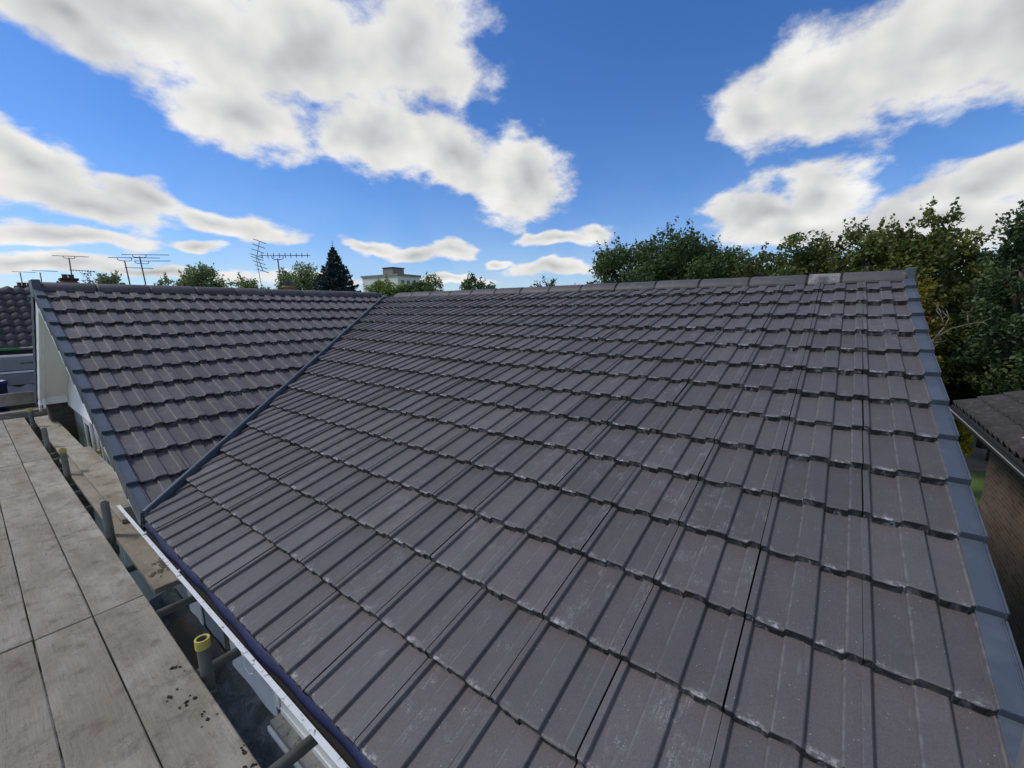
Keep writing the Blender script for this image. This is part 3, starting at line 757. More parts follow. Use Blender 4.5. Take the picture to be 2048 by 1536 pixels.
def board(x0, x1, y0, y1, z=-.29, label='', rot=0, th=.038):
    cx_, cy_ = (x0+x1)/2, (y0+y1)/2
    bm = box_bm((x0-cx_, y0-cy_, -th), (x1-cx_, y1-cy_, 0), .0035)
    # gentle cupping and chipped ends
    es = [e for e in bm.edges if abs(e.verts[0].co.y-e.verts[1].co.y) > .5]
    bmesh.ops.subdivide_edges(bm, edges=es, cuts=7)
    for v in bm.verts:
        v.co.z += .0015*math.sin(v.co.y*2.1+x0*9)+rng.normal(0, .0004); v.co.x += rng.normal(0, .0009)
    o = link('scaffold_board', bm_mesh('scaffold_board', bm), M['wood_brown'] if y0 < 0 or 'mossy' in label else M['wood'], label=label, cat='board', group='scaffold boards')
    o.location = (cx_, cy_, z+rng.normal(0, .0012)); o.rotation_euler = (rng.normal(0, .0004), rng.normal(0, .004), R(rot))
    return o
board(-.374, -.144, -.7, 3.455, label='stained brown scaffold board nearest the camera beside the yellow-capped tube')
board(-.606, -.380, -.7, 3.46, label='dirty scaffold board in the near row, second from the gap')
board(-.838, -.612, -.7, 3.462, label='near-row scaffold board at the bottom corner, third from the gap')
board(-1.07, -.844, -.7, 3.46, label='near-row scaffold board farthest from the house')
board(-.373, -.143, 3.468, 7.635, label='pale grey middle-row scaffold board along the gap')
board(-.605, -.379, 3.472, 7.63, label='pale grey middle-row scaffold board, second from the gap')
board(-.837, -.611, 3.475, 6.41, label='short middle-row scaffold board, third from the gap')
board(-1.07, -.844, 3.47, 7.63, label='middle-row scaffold board farthest from the house')
board(-.372, -.140, 7.648, 10.95, label='far-row scaffold board along the gap, ending before the cross planks')
board(-.604, -.378, 7.645, 10.97, label='far-row scaffold board, second from the gap')
board(-.837, -.611, 6.423, 10.96, label='far-row scaffold board, third from the gap')
board(-.092, .135, 3.47, 7.50, z=-.291, label='mossy inner scaffold board ending beside the gutter')
board(-.055, .172, 7.62, 10.85, z=-.291, label='inner scaffold board farthest along, below the white gable')
board(-.012, .215, 4.75, 7.72, z=-.248, label='upper inner scaffold board lapped over the one below it')
# cross planks at the far end
def plank(lo, hi, label, rot=0):
    c = [(lo[i]+hi[i])/2 for i in range(3)]
    bm = box_bm([lo[i]-c[i] for i in range(3)], [hi[i]-c[i] for i in range(3)], .003)
    bm.transform(Matrix.Rotation(math.pi/2, 4, 'Z'))
    o = link('scaffold_board', bm_mesh('scaffold_board', bm), M['wood'], label=label, cat='board', group='scaffold boards')
    o.location = c; o.rotation_euler = (0, 0, -math.pi/2+R(rot)); return o
plank((-1.6, 11.06, -.235), (.29, 11.27, -.197), 'cross plank on top of the stack at the far end of the platform')
plank((-1.6, 11.045, -.277), (.28, 11.26, -.239), 'middle cross plank in the stack at the far end', 0)
plank((-1.6, 11.03, -.320), (.22, 11.25, -.281), 'lowest cross plank in the stack at the far end')
plank((-1.6, 11.40, -.13), (.24, 11.44, .085), 'toe board standing on edge behind the cross planks')
bm = bmesh.new()
cl = [(-.16, 1.72), (-.175, 1.80), (-.19, 1.60), (-.155, 1.92), (-.23, 2.35), (-.21, 2.20), (-.20, 2.62), (-.25, 2.45), (-.24, 1.66)]
for (x, y) in cl:
    for q in range(7):
        s = random.uniform(.0015, .0065)
        mm = Matrix.Translation((x+random.gauss(0, .016), y+random.gauss(0, .022), -.288+s*.2)) @ Matrix.Diagonal((s*random.uniform(.6, 1.6), s*random.uniform(.7, 1.8), s*.55, 1))
        bmesh.ops.create_icosphere(bm, subdivisions=1, radius=1, matrix=mm)
for v in bm.verts: v.co += Vector((random.gauss(0, .0016), random.gauss(0, .0016), random.gauss(0, .0008)))
link('dirt_clods', bm_mesh('dirt_clods', bm), M['clod'], label='crumbs of dark dirt scattered on the near scaffold board', cat='dirt', kind='stuff')
bm = bmesh.new()
for q in range(26):
    s_ = random.uniform(.008, .022)
    bmesh.ops.create_icosphere(bm, subdivisions=1, radius=1, matrix=Matrix.Translation((-.005+random.gauss(0, .028), 3.72+random.gauss(0, .07), -.290)) @ Matrix.Diagonal((s_, s_*1.6, s_*.4, 1)))
for v in bm.verts: v.co += Vector((random.gauss(0, .003), random.gauss(0, .003), random.gauss(0, .0015)))
link('moss_patch', bm_mesh('moss_patch', bm), simple('dry_moss', (0.085, 0.068, 0.042), .95, .4, 60, bmp=.8), label='crusty brown moss patch on the inner board end by the gutter', cat='moss', kind='stuff')
# brown board lying on the low roof
bm = box_bm((-.11, -.42, 0), (.11, .42, .022), .003)
o = link('brown_board', bm_mesh('brown_board', bm), M['brown_board'], label='brown board lying on the dark felt roof below the scaffold', cat='board'); o.location = (.19, 4.32, -1.375); o.rotation_euler = (0, 0, R(-12))
# tube propped on the tiles at the picture's lower corner
tube('scaffold_pole', (.615, -.247, .235), (.56, -.232, 1.15), .024, M['bright_steel'], label='bright galvanised tube propped on the tiles at the lower corner', cat='pole', n=18)
# blue tub on the far end of the platform
tb = empty('tub', (-.37, 11.75, -.29), label='navy blue plastic tub at the far end of the scaffold', cat='tub')
bm = bmesh.new(); ring = []
for (r_, z) in ((.125, 0), (.15, .50), (.165, .505), (.165, .57), (.150, .575), (.14, .50)):
    ring.append([bm.verts.new((r_*math.cos(t), r_*math.sin(t), z)) for t in [2*math.pi*i/28 for i in range(28)]])
for a, b in zip(ring[:-1], ring[1:]):
    for i in range(28): j = (i+1) % 28; bm.faces.new((a[i], a[j], b[j], b[i]))
bm.faces.new(ring[0][::-1]); bm.faces.new(ring[-1])
link('body', bm_mesh('body', bm, True), M['blue_tub'], tb)
link('rim_band', bm_mesh('rim_band', box_bm((-.05, -.168, .53), (.05, -.160, .555))), M['blue_tub'], tb)
# planks the tub stands on
plank((-1.6, 11.58, -.33), (.30, 11.80, -.292), 'plank under the blue tub')
plank((-1.6, 11.81, -.33), (.30, 12.03, -.292), 'plank behind the blue tub')

# ------------------------------------------------------------------ ground
gm = mesh_py('ground', [(-2500, -2500, GROUND), (2500, -2500, GROUND), (2500, 2500, GROUND), (-2500, 2500, GROUND)], [(0, 1, 2, 3)])
link('ground', gm, M['ground'], kind='structure')
V = [(25.2+2.4*math.cos(t)*(1+.12*math.sin(3*t)), -5.0+1.1*math.sin(t)*(1+.15*math.cos(2*t)), GROUND+.006) for t in np.linspace(0, 2*math.pi, 40)[:-1]]
link('soil_path', mesh_py('soil_path', V, [tuple(range(39))]), M['soil'], kind='structure')

# ------------------------------------------------------------------ neighbouring houses
def pantile_mesh(w, l, mat, amp=.030, th=.018):
    n = 9; V = []; F = []
    pr = [(w*1.06*i/n, amp*(.5-.5*math.cos(2*math.pi*(i/n)))) for i in range(n+1)]
    for (v, dz) in ((0, -.0), (0, th), (l, 0)):
        for (u, h) in pr: V.append((u, v, h+dz))
    m = n+1
    for k in range(2):
        for i in range(n): F.append((k*m+i, k*m+i+1, (k+1)*m+i+1, (k+1)*m+i))
    me = mesh_py('pantile', V, F); me.materials.append(mat)
    me.polygons.foreach_set('use_smooth', [i >= n for i in range(2*n)])
    return me
# left neighbour: roof facing us across the yard
nl = empty('neighbour_house', (-3, 14.4, GROUND), label='neighbouring house with weathered dark pantile roof past the gable', cat='house')
no = Vector((-3, 14.4, GROUND))
pn = math.atan2(1.93-.70, 1.9); SL = Vector((0, math.cos(pn), math.sin(pn))); NL = Vector((0, -math.sin(pn), math.cos(pn)))
E0 = Vector((-5.0, 13.2, .74))
slope = link('roof_slope', rafter_sheet('nbr_slope', [(-5-no.x, 13.2-no.y, .70-no.z), (3-no.x, 13.2-no.y, .70-no.z), (3-no.x, 15.15-no.y, 1.93-no.z), (-5-no.x, 15.15-no.y, 1.93-no.z)], .1, M['deck']), M['deck'], nl)
pm = pantile_mesh(.165, .30, M['nbr_tile'], .046)
for r in range(9):
    for c in range(26, 44):
        o = E0-no+SL*(r*.255)+Vector((c*.165, 0, 0))+NL*(.012+rng.normal(0, .004))
        ux = (Vector((1, 0, 0))+SL*rng.normal(0, .012)).normalized(); vy = NL.cross(ux)
        link('pantile', pm, None, slope, frame(o, ux, (vy-NL*.07).normalized(), NL))
rg = ridge_mesh(.44, .14, .12); rg.materials.append(M['nbr_tile'])
for i in range(18):
    link('ridge_tile', rg, None, slope, Matrix.Translation(Vector((-5+i*.455, 15.12, 1.86))-no) @ rotm)
link('mortar_bed', bm_mesh('mortar_bed', box_bm(Vector((-5, 14.96, 1.78))-no, Vector((3, 15.02, 1.875))-no)), M['mortar'], slope)
link('wall', bm_mesh('wall', box_bm(Vector((-5, 13.5, GROUND))-no, Vector((3, 17.0, .72))-no)), M['brick_red'], nl)
link('rear_slope', rafter_sheet('nbr_rear', [Vector((-5, 15.16, 1.92))-no, Vector((3, 15.16, 1.92))-no, Vector((3, 17.3, .7))-no, Vector((-5, 17.3, .7))-no], .1, M['nbr_tile']), M['nbr_tile'], nl)
tube('painted_tube', Vector((-3, 12.6, .775)), Vector((.06, 12.6, .782)), .026, M['green_paint'], label='green painted tube running below the pantile roof', cat='tube')
tube('scaffold_tube', Vector((.062, 12.6, .782)), Vector((1.2, 12.6, .785)), .024, M['steel'], label='grey tube continuing the green painted one', cat='tube')
# flat-roofed lean-to of grey sheets between the houses
lt = empty('lean_to', (-1, 12.4, GROUND), label='low lean-to with grey sheet roofs stepping down between the houses', cat='shed'); lo_ = Vector((-1, 12.4, GROUND))
def lp(name, lo, hi, mat, bev=.004): return link(name, bm_mesh(name, box_bm(Vector(lo)-lo_, Vector(hi)-lo_, bev)), mat, lt)
lp('roof_sheet', (-3, 12.45, .60), (1.0, 13.4, .64), M['lead'])
lp('upper_fascia', (-3, 12.42, .38), (1.0, 12.448, .61), M['lead'])
lp('roof_joint', (.02, 12.412, .505), (1.0, 12.419, .52), M['black'])
lp('edge_trim', (-3, 12.36, .335), (1.0, 12.40, .372), M['pvc'])
lp('lower_sheet', (-3, 12.30, .12), (.6, 12.358, .325), M['lead'])
lp('wall', (-3, 12.5, GROUND), (1.0, 13.3, .37), M['brick_brown'])
V = []; F = []
for i in range(81):
    x = -3+3.6*i/80
    for (y, z) in ((12.18, -.04), (12.30, .10)): V.append(Vector((x, y, z+.022*math.sin(x*26)))-lo_)
for i in range(80): F.append((2*i, 2*i+2, 2*i+3, 2*i+1))
link('corrugated_skirt', mesh_py('corrugated_skirt', V, F, True), M['lead'], lt)

# right neighbour: lower roof across the passage
nr = empty('neighbour_house', (9, -4, GROUND), label='brown brick neighbouring house with mossy corrugated-looking tile roof', cat='house'); ro = Vector((9, -4, GROUND))
XF, YE, ZE = 11.45, -1.90, -.50
pr_ = R(20.5); SR = Vector((0, -math.cos(pr_), math.sin(pr_))); NR = Vector((0, math.sin(pr_), math.cos(pr_)))
L_ = 4.6
top = Vector((0, YE, ZE))+SR*L_
rs = link('roof_slope', rafter_sheet('nbr2_slope', [Vector((2.0, YE+.02, ZE-.03))-ro, Vector((XF, YE+.02, ZE-.03))-ro, Vector((XF, top.y, top.z-.03))-ro, Vector((2.0, top.y, top.z-.03))-ro], .1, M['deck']), M['deck'], nr)
pm2 = pantile_mesh(.27, .40, M['nbr_tile2'], .075, .03)
for r in range(7):
    for c in range(18):
        o = Vector((XF-.02-c*.27, YE, ZE))-ro+SR*(r*.34)+NR*(.004+rng.normal(0, .004))
        ux = (Vector((-1, 0, 0))+SR*rng.normal(0, .01)).normalized(); vy = NR.cross(ux)
        link('pantile', pm2, None, rs, frame(o, ux, (vy-NR*.05).normalized(), NR))
link('upper_courses', rafter_sheet('upper', [Vector((2.0, YE, ZE+.01))-ro+SR*2.4, Vector((XF, YE, ZE+.01))-ro+SR*2.4, Vector((XF, top.y, top.z+.01))-ro, Vector((2.0, top.y, top.z+.01))-ro], .03, M['nbr_tile2']), M['nbr_tile2'], rs)
link('rear_slope', rafter_sheet('nbr2_rear', [Vector((2.0, top.y-.01, top.z))-ro, Vector((XF, top.y-.01, top.z))-ro, Vector((XF, 2*top.y-YE, ZE))-ro, Vector((2.0, 2*top.y-YE, ZE))-ro], .1, M['nbr_tile2']), M['nbr_tile2'], nr)
link('wall', bm_mesh('wall', box_bm(Vector((2.2, 2*top.y-YE+.4, GROUND))-ro, Vector((XF-.15, YE-.60, ZE-.10))-ro)), M['brick_brown'], nr)
bm = box_bm(Vector((2.0, YE-.02, ZE-.20))-ro, Vector((XF, YE+.01, ZE-.05))-ro); link('fascia', bm_mesh('fascia', bm), M['deck'], nr)
gt = link('gutter', bm_mesh('gutter', box_bm(Vector((2.0, YE+.02, ZE-.11))-ro, Vector((XF+.05, YE+.10, ZE-.045))-ro, .02)), M['deck'], nr)
link('gutter_lip', bm_mesh('gutter_lip', box_bm(Vector((2.0, YE+.092, ZE-.044))-ro, Vector((XF+.05, YE+.104, ZE-.036))-ro)), M['mortar'], gt)
for i in range(14):
    bm = bmesh.new(); s = random.uniform(.018, .045)
    bmesh.ops.create_icosphere(bm, subdivisions=2, radius=s)
    for v in bm.verts: v.co *= random.uniform(.8, 1.15); v.co.z *= .4
    q = Vector((XF-.3-random.random()*3.2, YE, ZE))+SR*random.uniform(.05, 1.9)+NR*.055
    link('lichen_patch', bm_mesh('lichen_patch', bm, True), M['mortar'], rs, Matrix.Translation(q-ro))

# terrace behind the wing, only its chimneys clear our ridge
th = empty('terraced_house', (4, 22, GROUND), label='terraced house behind the ridge with brick chimneys and pots', cat='house'); to = Vector((4, 22, GROUND))
link('wall', bm_mesh('wall', box_bm(Vector((-3, 19, GROUND))-to, Vector((9, 31, .0))-to)), M['brick_red'], th)
V = [Vector(p)-to for p in ((-3, 18.8, -.1), (9, 18.8, -.1), (9, 25, 2.05), (-3, 25, 2.05), (9, 31.2, .0), (-3, 31.2, .0))]
tr_ = link('roof', mesh_py('roof', V, [(0, 1, 2, 3), (3, 2, 4, 5)]), M['nbr_tile'], th)
def pot(c, r, h, mat, parent, org, cowl=False):
    bm = bmesh.new(); ring = []
    for (k_, z) in ((1, 0), (.92, h*.75), (1.08, h*.78), (1.08, h), (.8, h), (.8, h*.6)):
        ring.append([bm.verts.new((r*k_*math.cos(t), r*k_*math.sin(t), z)) for t in [2*math.pi*i/14 for i in range(14)]])
    for a, b in zip(ring[:-1], ring[1:]):
        for i in range(14): j = (i+1) % 14; bm.faces.new((a[i], a[j], b[j], b[i]))
    p_ = link('chimney_pot', bm_mesh('chimney_pot', bm, True), mat, parent, Matrix.Translation(Vector(c)-org))
    return p_
def chimney(cx, cy, w, d, zt, npots, org, parent, z0=.5, pm_='terracotta_dark', ph=.16):
    ch = link('chimney', bm_mesh('chimney', box_bm(Vector((cx-w/2, cy-d/2, z0))-org, Vector((cx+w/2, cy+d/2, zt-.10))-org)), M['brick_red'], parent)
    link('chimney_cap', bm_mesh('chimney_cap', box_bm(Vector((cx-w/2-.05, cy-d/2-.05, zt-.10))-org, Vector((cx+w/2+.05, cy+d/2+.05, zt))-org, .01)), M['deck'], parent)
    for i in range(npots):
        pot((cx+(i-(npots-1)/2)*w/max(npots, 1)*.85, cy, zt), min(.12, w/(npots*2.4)), ph, M[pm_], parent, org)
chimney(2.53, 26.0, .44, .6, 2.86, 2, to, tr_)
chimney(1.56, 30.1, .52, .6, 2.66, 3, to, tr_)
chimney(3.85, 21.75, .7, .5, 2.25, 0, to, tr_, z0=0)
# nearer chimney with one terracotta pot and wire balloon
cn = empty('chimney_stack', (6.43, 15.1, GROUND), label='chimney with one terracotta pot and wire balloon guard behind the ridge', cat='chimney'); co = Vector((6.43, 15.1, GROUND))
link('stack', bm_mesh('stack', box_bm(Vector((6.15, 14.85, GROUND))-co, Vector((6.72, 15.45, 2.02))-co)), M['brick_red'], cn)
pt = pot((6.43, 15.1, 2.02), .19, .26, M['terracotta'], cn, co)
bm = bmesh.new()
for i in range(9):
    t0 = math.pi*i/9
    pts = [Vector((.13*math.sin(s)*math.cos(t0), .13*math.sin(s)*math.sin(t0), .16+.13*math.cos(s)*1.05)) for s in np.linspace(-2.3, 2.3, 13)]
    for a, b in zip(pts[:-1], pts[1:]): tube_into(bm, a, b, .0035, n=4, cap=False)
for z in (.08, .13, .18, .23, .27):
    rr2 = math.sqrt(max(.0, .13**2-(z-.16)**2)); pts = [Vector((rr2*math.cos(t), rr2*math.sin(t), z)) for t in np.linspace(0, 2*math.pi, 17)]
    for a, b in zip(pts[:-1], pts[1:]): tube_into(bm, a, b, .003, n=4, cap=False)
link('wire_balloon', bm_mesh('wire_balloon', bm), M['alu'], cn, Matrix.Translation(Vector((6.43, 15.1, 2.18))-co))

# ------------------------------------------------------------------ television aerials
def aerial(base, label, mast, booms, elems=None):
    o0 = Vector(base); a = empty('television_aerial', o0, label=label, cat='aerial', group='television aerials')
    for (p, q) in mast: tube('mast', Vector(p)-o0, Vector(q)-o0, .022, M['alu'], a, n=8)
    for (p, q, spec) in booms:
        p, q = Vector(p), Vector(q)
        b = tube('boom', p-o0, q-o0, .012, M['alu'], a, n=6)
        if not spec: continue
        kind, n, half, vert = spec
        d = (q-p).normalized(); side = Vector(vert).normalized() if vert else d.cross(Vector((0, 0, 1))).normalized()
        for i in range(n):
            t = (i+.5)/n; h_ = half*(1.0 if kind == 'yagi' else .9)*(1-.25*t)
            c = p.lerp(q, t)
            tube('element', c-side*h_-o0, c+side*h_-o0, .007, M['alu'], b, n=5)
            if kind == 'cross':
                up = Vector((0, 0, 1)); s2 = (side*.55+up*.8).normalized(); s3 = (side*.55-up*.8).normalized()
                tube('element', c-s2*h_*.7-o0, c+s2*h_*.7-o0, .011, M['alu'], b, n=5)
                tube('element', c-s3*h_*.7-o0, c+s3*h_*.7-o0, .011, M['alu'], b, n=5)
    return a, o0
def cradle(a, o0, c, d, w=.16, h=.07):
    c, d = Vector(c), Vector(d).normalized(); bm = bmesh.new(); up = Vector((0, 0, 1))
    pts = [c-d*w, c-d*w-up*h*.7, c-d*w*.7-up*h, c+d*w*.7-up*h, c+d*w-up*h*.7, c+d*w]
    for p, q in zip(pts[:-1], pts[1:]): tube_into(bm, p-o0, q-o0, .011, n=6)
    link('cradle', bm_mesh('cradle', bm), M['alu'], a)
a, o0 = aerial((2.63, 25.97, 2.3), 'tall aerial on the small brick chimney with a second short boom lower down', [((2.656, 25.971, 3.70), (2.637, 25.973, 2.3))],
       [((2.185, 26.026, 3.757), (3.258, 25.887, 3.783), ('yagi', 12, .09, None)), ((2.593, 25.979, 3.205), (3.364, 25.871, 3.187), ('cross', 9, .07, None))])
cradle(a, o0, (2.66, 25.97, 3.765), (1, -.1, 0), .17, .09)
a, o0 = aerial((3.65, 21.76, 2.0), 'shorter of the paired aerials with two booms, left mast', [((3.594, 21.771, 3.37), (3.66, 21.758, 2.1))],
       [((3.158, 21.851, 3.447), (4.624, 21.544, 3.534), ('yagi', 16, .09, None)), ((3.562, 21.777, 3.112), (4.385, 21.601, 3.122), ('yagi', 8, .08, None))])
cradle(a, o0, (3.6, 21.77, 3.47), (1, -.2, 0), .2, .11)
a, o0 = aerial((4.09, 21.67, 2.0), 'taller of the paired aerials with two long booms, right mast', [((4.034, 21.680, 3.548), (4.11, 21.665, 2.1))],
       [((3.538, 21.781, 3.584), (4.922, 21.469, 3.669), ('yagi', 16, .09, None)), ((3.858, 21.717, 3.370), (4.941, 21.464, 3.441), ('yagi', 12, .09, None))])
cradle(a, o0, (4.03, 21.68, 3.615), (1, -.2, 0), .2, .10); cradle(a, o0, (4.08, 21.67, 3.385), (1, -.2, 0), .2, .10)
a, o0 = aerial((6.45, 15.63, 2.0), 'wideband aerial with a row of crossed elements beside the terracotta pot', [((6.417, 15.654, 3.23), (6.455, 15.637, 2.0))],
       [((5.919, 15.871, 3.301), (7.333, 15.204, 3.379), ('cross', 9, .17, None))])
cradle(a, o0, (6.42, 15.65, 3.33), (1, -.45, .05), .17, .13)
# older aerial with flat rods up a bent vertical boom
a = empty('television_aerial', (5.90, 15.88, 2.0), label='aerial with parallel rods stacked up a bent vertical boom', cat='aerial', group='television aerials'); o0 = Vector((5.90, 15.88, 2.0))
tube('mast', Vector((5.835, 15.905, 3.264))-o0, Vector((5.91, 15.87, 2.0))-o0, .010, M['alu'], a, n=8)
b1 = tube('boom', Vector((5.974, 15.847, 3.774))-o0, Vector((5.862, 15.894, 3.265))-o0, .010, M['alu'], a, n=6)
b2 = tube('boom', Vector((5.862, 15.894, 3.265))-o0, Vector((5.985, 15.856, 2.80))-o0, .010, M['alu'], a, n=6)
sd = Vector((.323, -.136, -.121))
for bb, (p, q), n_ in ((b1, ((5.974, 15.847, 3.765), (5.862, 15.894, 3.285)), 4), (b2, ((5.862, 15.894, 3.20), (5.985, 15.856, 2.80)), 4)):
    for i in range(n_):
        c = Vector(p).lerp(Vector(q), i/(n_-1)); tube('rod', c-sd*.52-o0, c+sd*.52-o0, .011, M['alu'], bb, n=6)
aerial((1.80, 34.09, 2.0), 'thin far aerial on the leftmost mast', [((1.793, 34.092, 3.507), (1.805, 34.09, 1.6))], [((1.529, 34.11, 3.541), (2.35, 34.048, 3.539), ('yagi', 8, .08, None))])
aerial((2.11, 30.05, 2.0), 'far aerial between the leftmost mast and the brick chimney', [((2.126, 30.052, 3.302), (2.10, 30.053, 1.0))], [((1.889, 30.073, 3.378), (2.712, 29.992, 3.381), ('yagi', 8, .10, None))])

# ------------------------------------------------------------------ distant white block of flats
fb = empty('apartment_block', (73, 96, GROUND), label='white flat-roofed block with a brown plant room on top, beyond the trees', cat='building')
fo = Vector((73, 96, GROUND))
fx = Vector((71.274-70.245, 92.485-106.772, 0)); fl = fx.length; fx.normalize(); fy = Vector((-fx.y, fx.x, 0))
FM = frame(Vector((70.245, 106.772, 0))-Vector((73, 96, 0))+Vector((0, 0, -GROUND)), fx, fy, Vector((0, 0, 1)))
def fpart(name, lo, hi, mat): return link(name, bm_mesh(name, box_bm(lo, hi)), mat, fb, FM)
fpart('wall', (0, 0, GROUND), (14.3, 8, 10.3), M['concrete']); fpart('roof_edge', (-.3, -.3, 10.3), (14.6, 8.3, 10.8), M['concrete_dark'])
fpart('plant_room', (7.3, 1.2, 10.801), (11.2, 5.2, 12.55), M['concrete_dark'])
fpart('plant_room_roof', (7.1, 1.0, 12.551), (11.4, 5.4, 12.75), M['deck'])
for x in (8.0,): fpart('window', (x, -.04, 8.5), (x+.5, -.01, 9.0), M['glass'])
for y in (1.2, 3.2, 5.2): fpart('window', (14.31, y, 8.2), (14.34, y+1.0, 9.2), M['glass'])

# ------------------------------------------------------------------ trees
LM = {
 'dark': leaf_material('leaf_dark', (0.033, 0.064, 0.021), (0.124, 0.177, 0.052)),
 'oak': leaf_material('leaf_oak', (0.042, 0.073, 0.019), (0.177, 0.212, 0.052)),
 'light': leaf_material('leaf_light', (0.055, 0.085, 0.017), (0.200, 0.220, 0.052)),
 'fresh': leaf_material('leaf_fresh', (0.100, 0.153, 0.031), (0.283, 0.354, 0.083)),
 'round': leaf_material('leaf_round', (0.083, 0.136, 0.053), (0.295, 0.354, 0.147)),
 'silver': leaf_material('leaf_silver', (0.110, 0.150, 0.065), (0.360, 0.410, 0.220)),
 'copper': leaf_material('leaf_copper', (0.075, 0.050, 0.042), (0.150, 0.112, 0.080)),
 'brown': leaf_material('leaf_brown', (0.075, 0.060, 0.022), (0.190, 0.130, 0.050)),
 'blue': leaf_material('leaf_spruce', (0.012, 0.026, 0.024), (0.048, 0.078, 0.072), .12),
 'grey': leaf_material('leaf_greygreen', (0.040, 0.073, 0.028), (0.136, 0.183, 0.068)),
 'yellow': leaf_material('leaf_yellow', (0.280, 0.230, 0.012), (0.520, 0.430, 0.025)),
 'red': leaf_material('leaf_red', (0.120, 0.030, 0.016), (0.210, 0.075, 0.030)),
 'autumn': leaf_material('leaf_autumn', (0.120, 0.120, 0.016), (0.300, 0.235, 0.040)),
}
def leaves(name, C, size, tint, mat, parent, droop=0.0, flat=.0):
    """one mesh of separate leaf blades; C (n,3) centres local to parent"""
    n = len(C); a = rng.normal(size=(n, 3)); a[:, 2] *= (1-flat); a[:, 2] -= droop; a /= np.linalg.norm(a, axis=1)[:, None]
    t = rng.normal(size=(n, 3)); b = np.cross(a, t); b /= np.linalg.norm(b, axis=1)[:, None]+1e-9
    nn = np.cross(a, b)
    s = (size*rng.uniform(.6, 1.35, n))[:, None]
    V = np.empty((n, 4, 3)); V[:, 0] = C-a*s*.5; V[:, 1] = C+b*s*.30+nn*s*.06; V[:, 2] = C+a*s*.5; V[:, 3] = C-b*s*.30+nn*s*.06
    me = bpy.data.meshes.new(name)
    me.vertices.add(4*n); me.vertices.foreach_set('co', V.ravel())
    me.loops.add(4*n); me.loops.foreach_set('vertex_index', np.arange(4*n, dtype=np.int32))
    me.polygons.add(n); me.polygons.foreach_set('loop_start', np.arange(0, 4*n, 4, dtype=np.int32))
    at = me.attributes.new('tint', 'FLOAT', 'POINT'); at.data.foreach_set('value', np.repeat(np.clip(tint, 0, 1), 4).astype(np.float32))
    me.update(calc_edges=True)
    return link(name, me, mat, parent)
def branch_mesh(name, segs, mat, parent, n=6):
    bm = bmesh.new()
    for (a, b, r0, r1) in segs: tube_into(bm, a, b, r0, r1, n)
    return link(name, bm_mesh(name, bm, True), mat, parent)
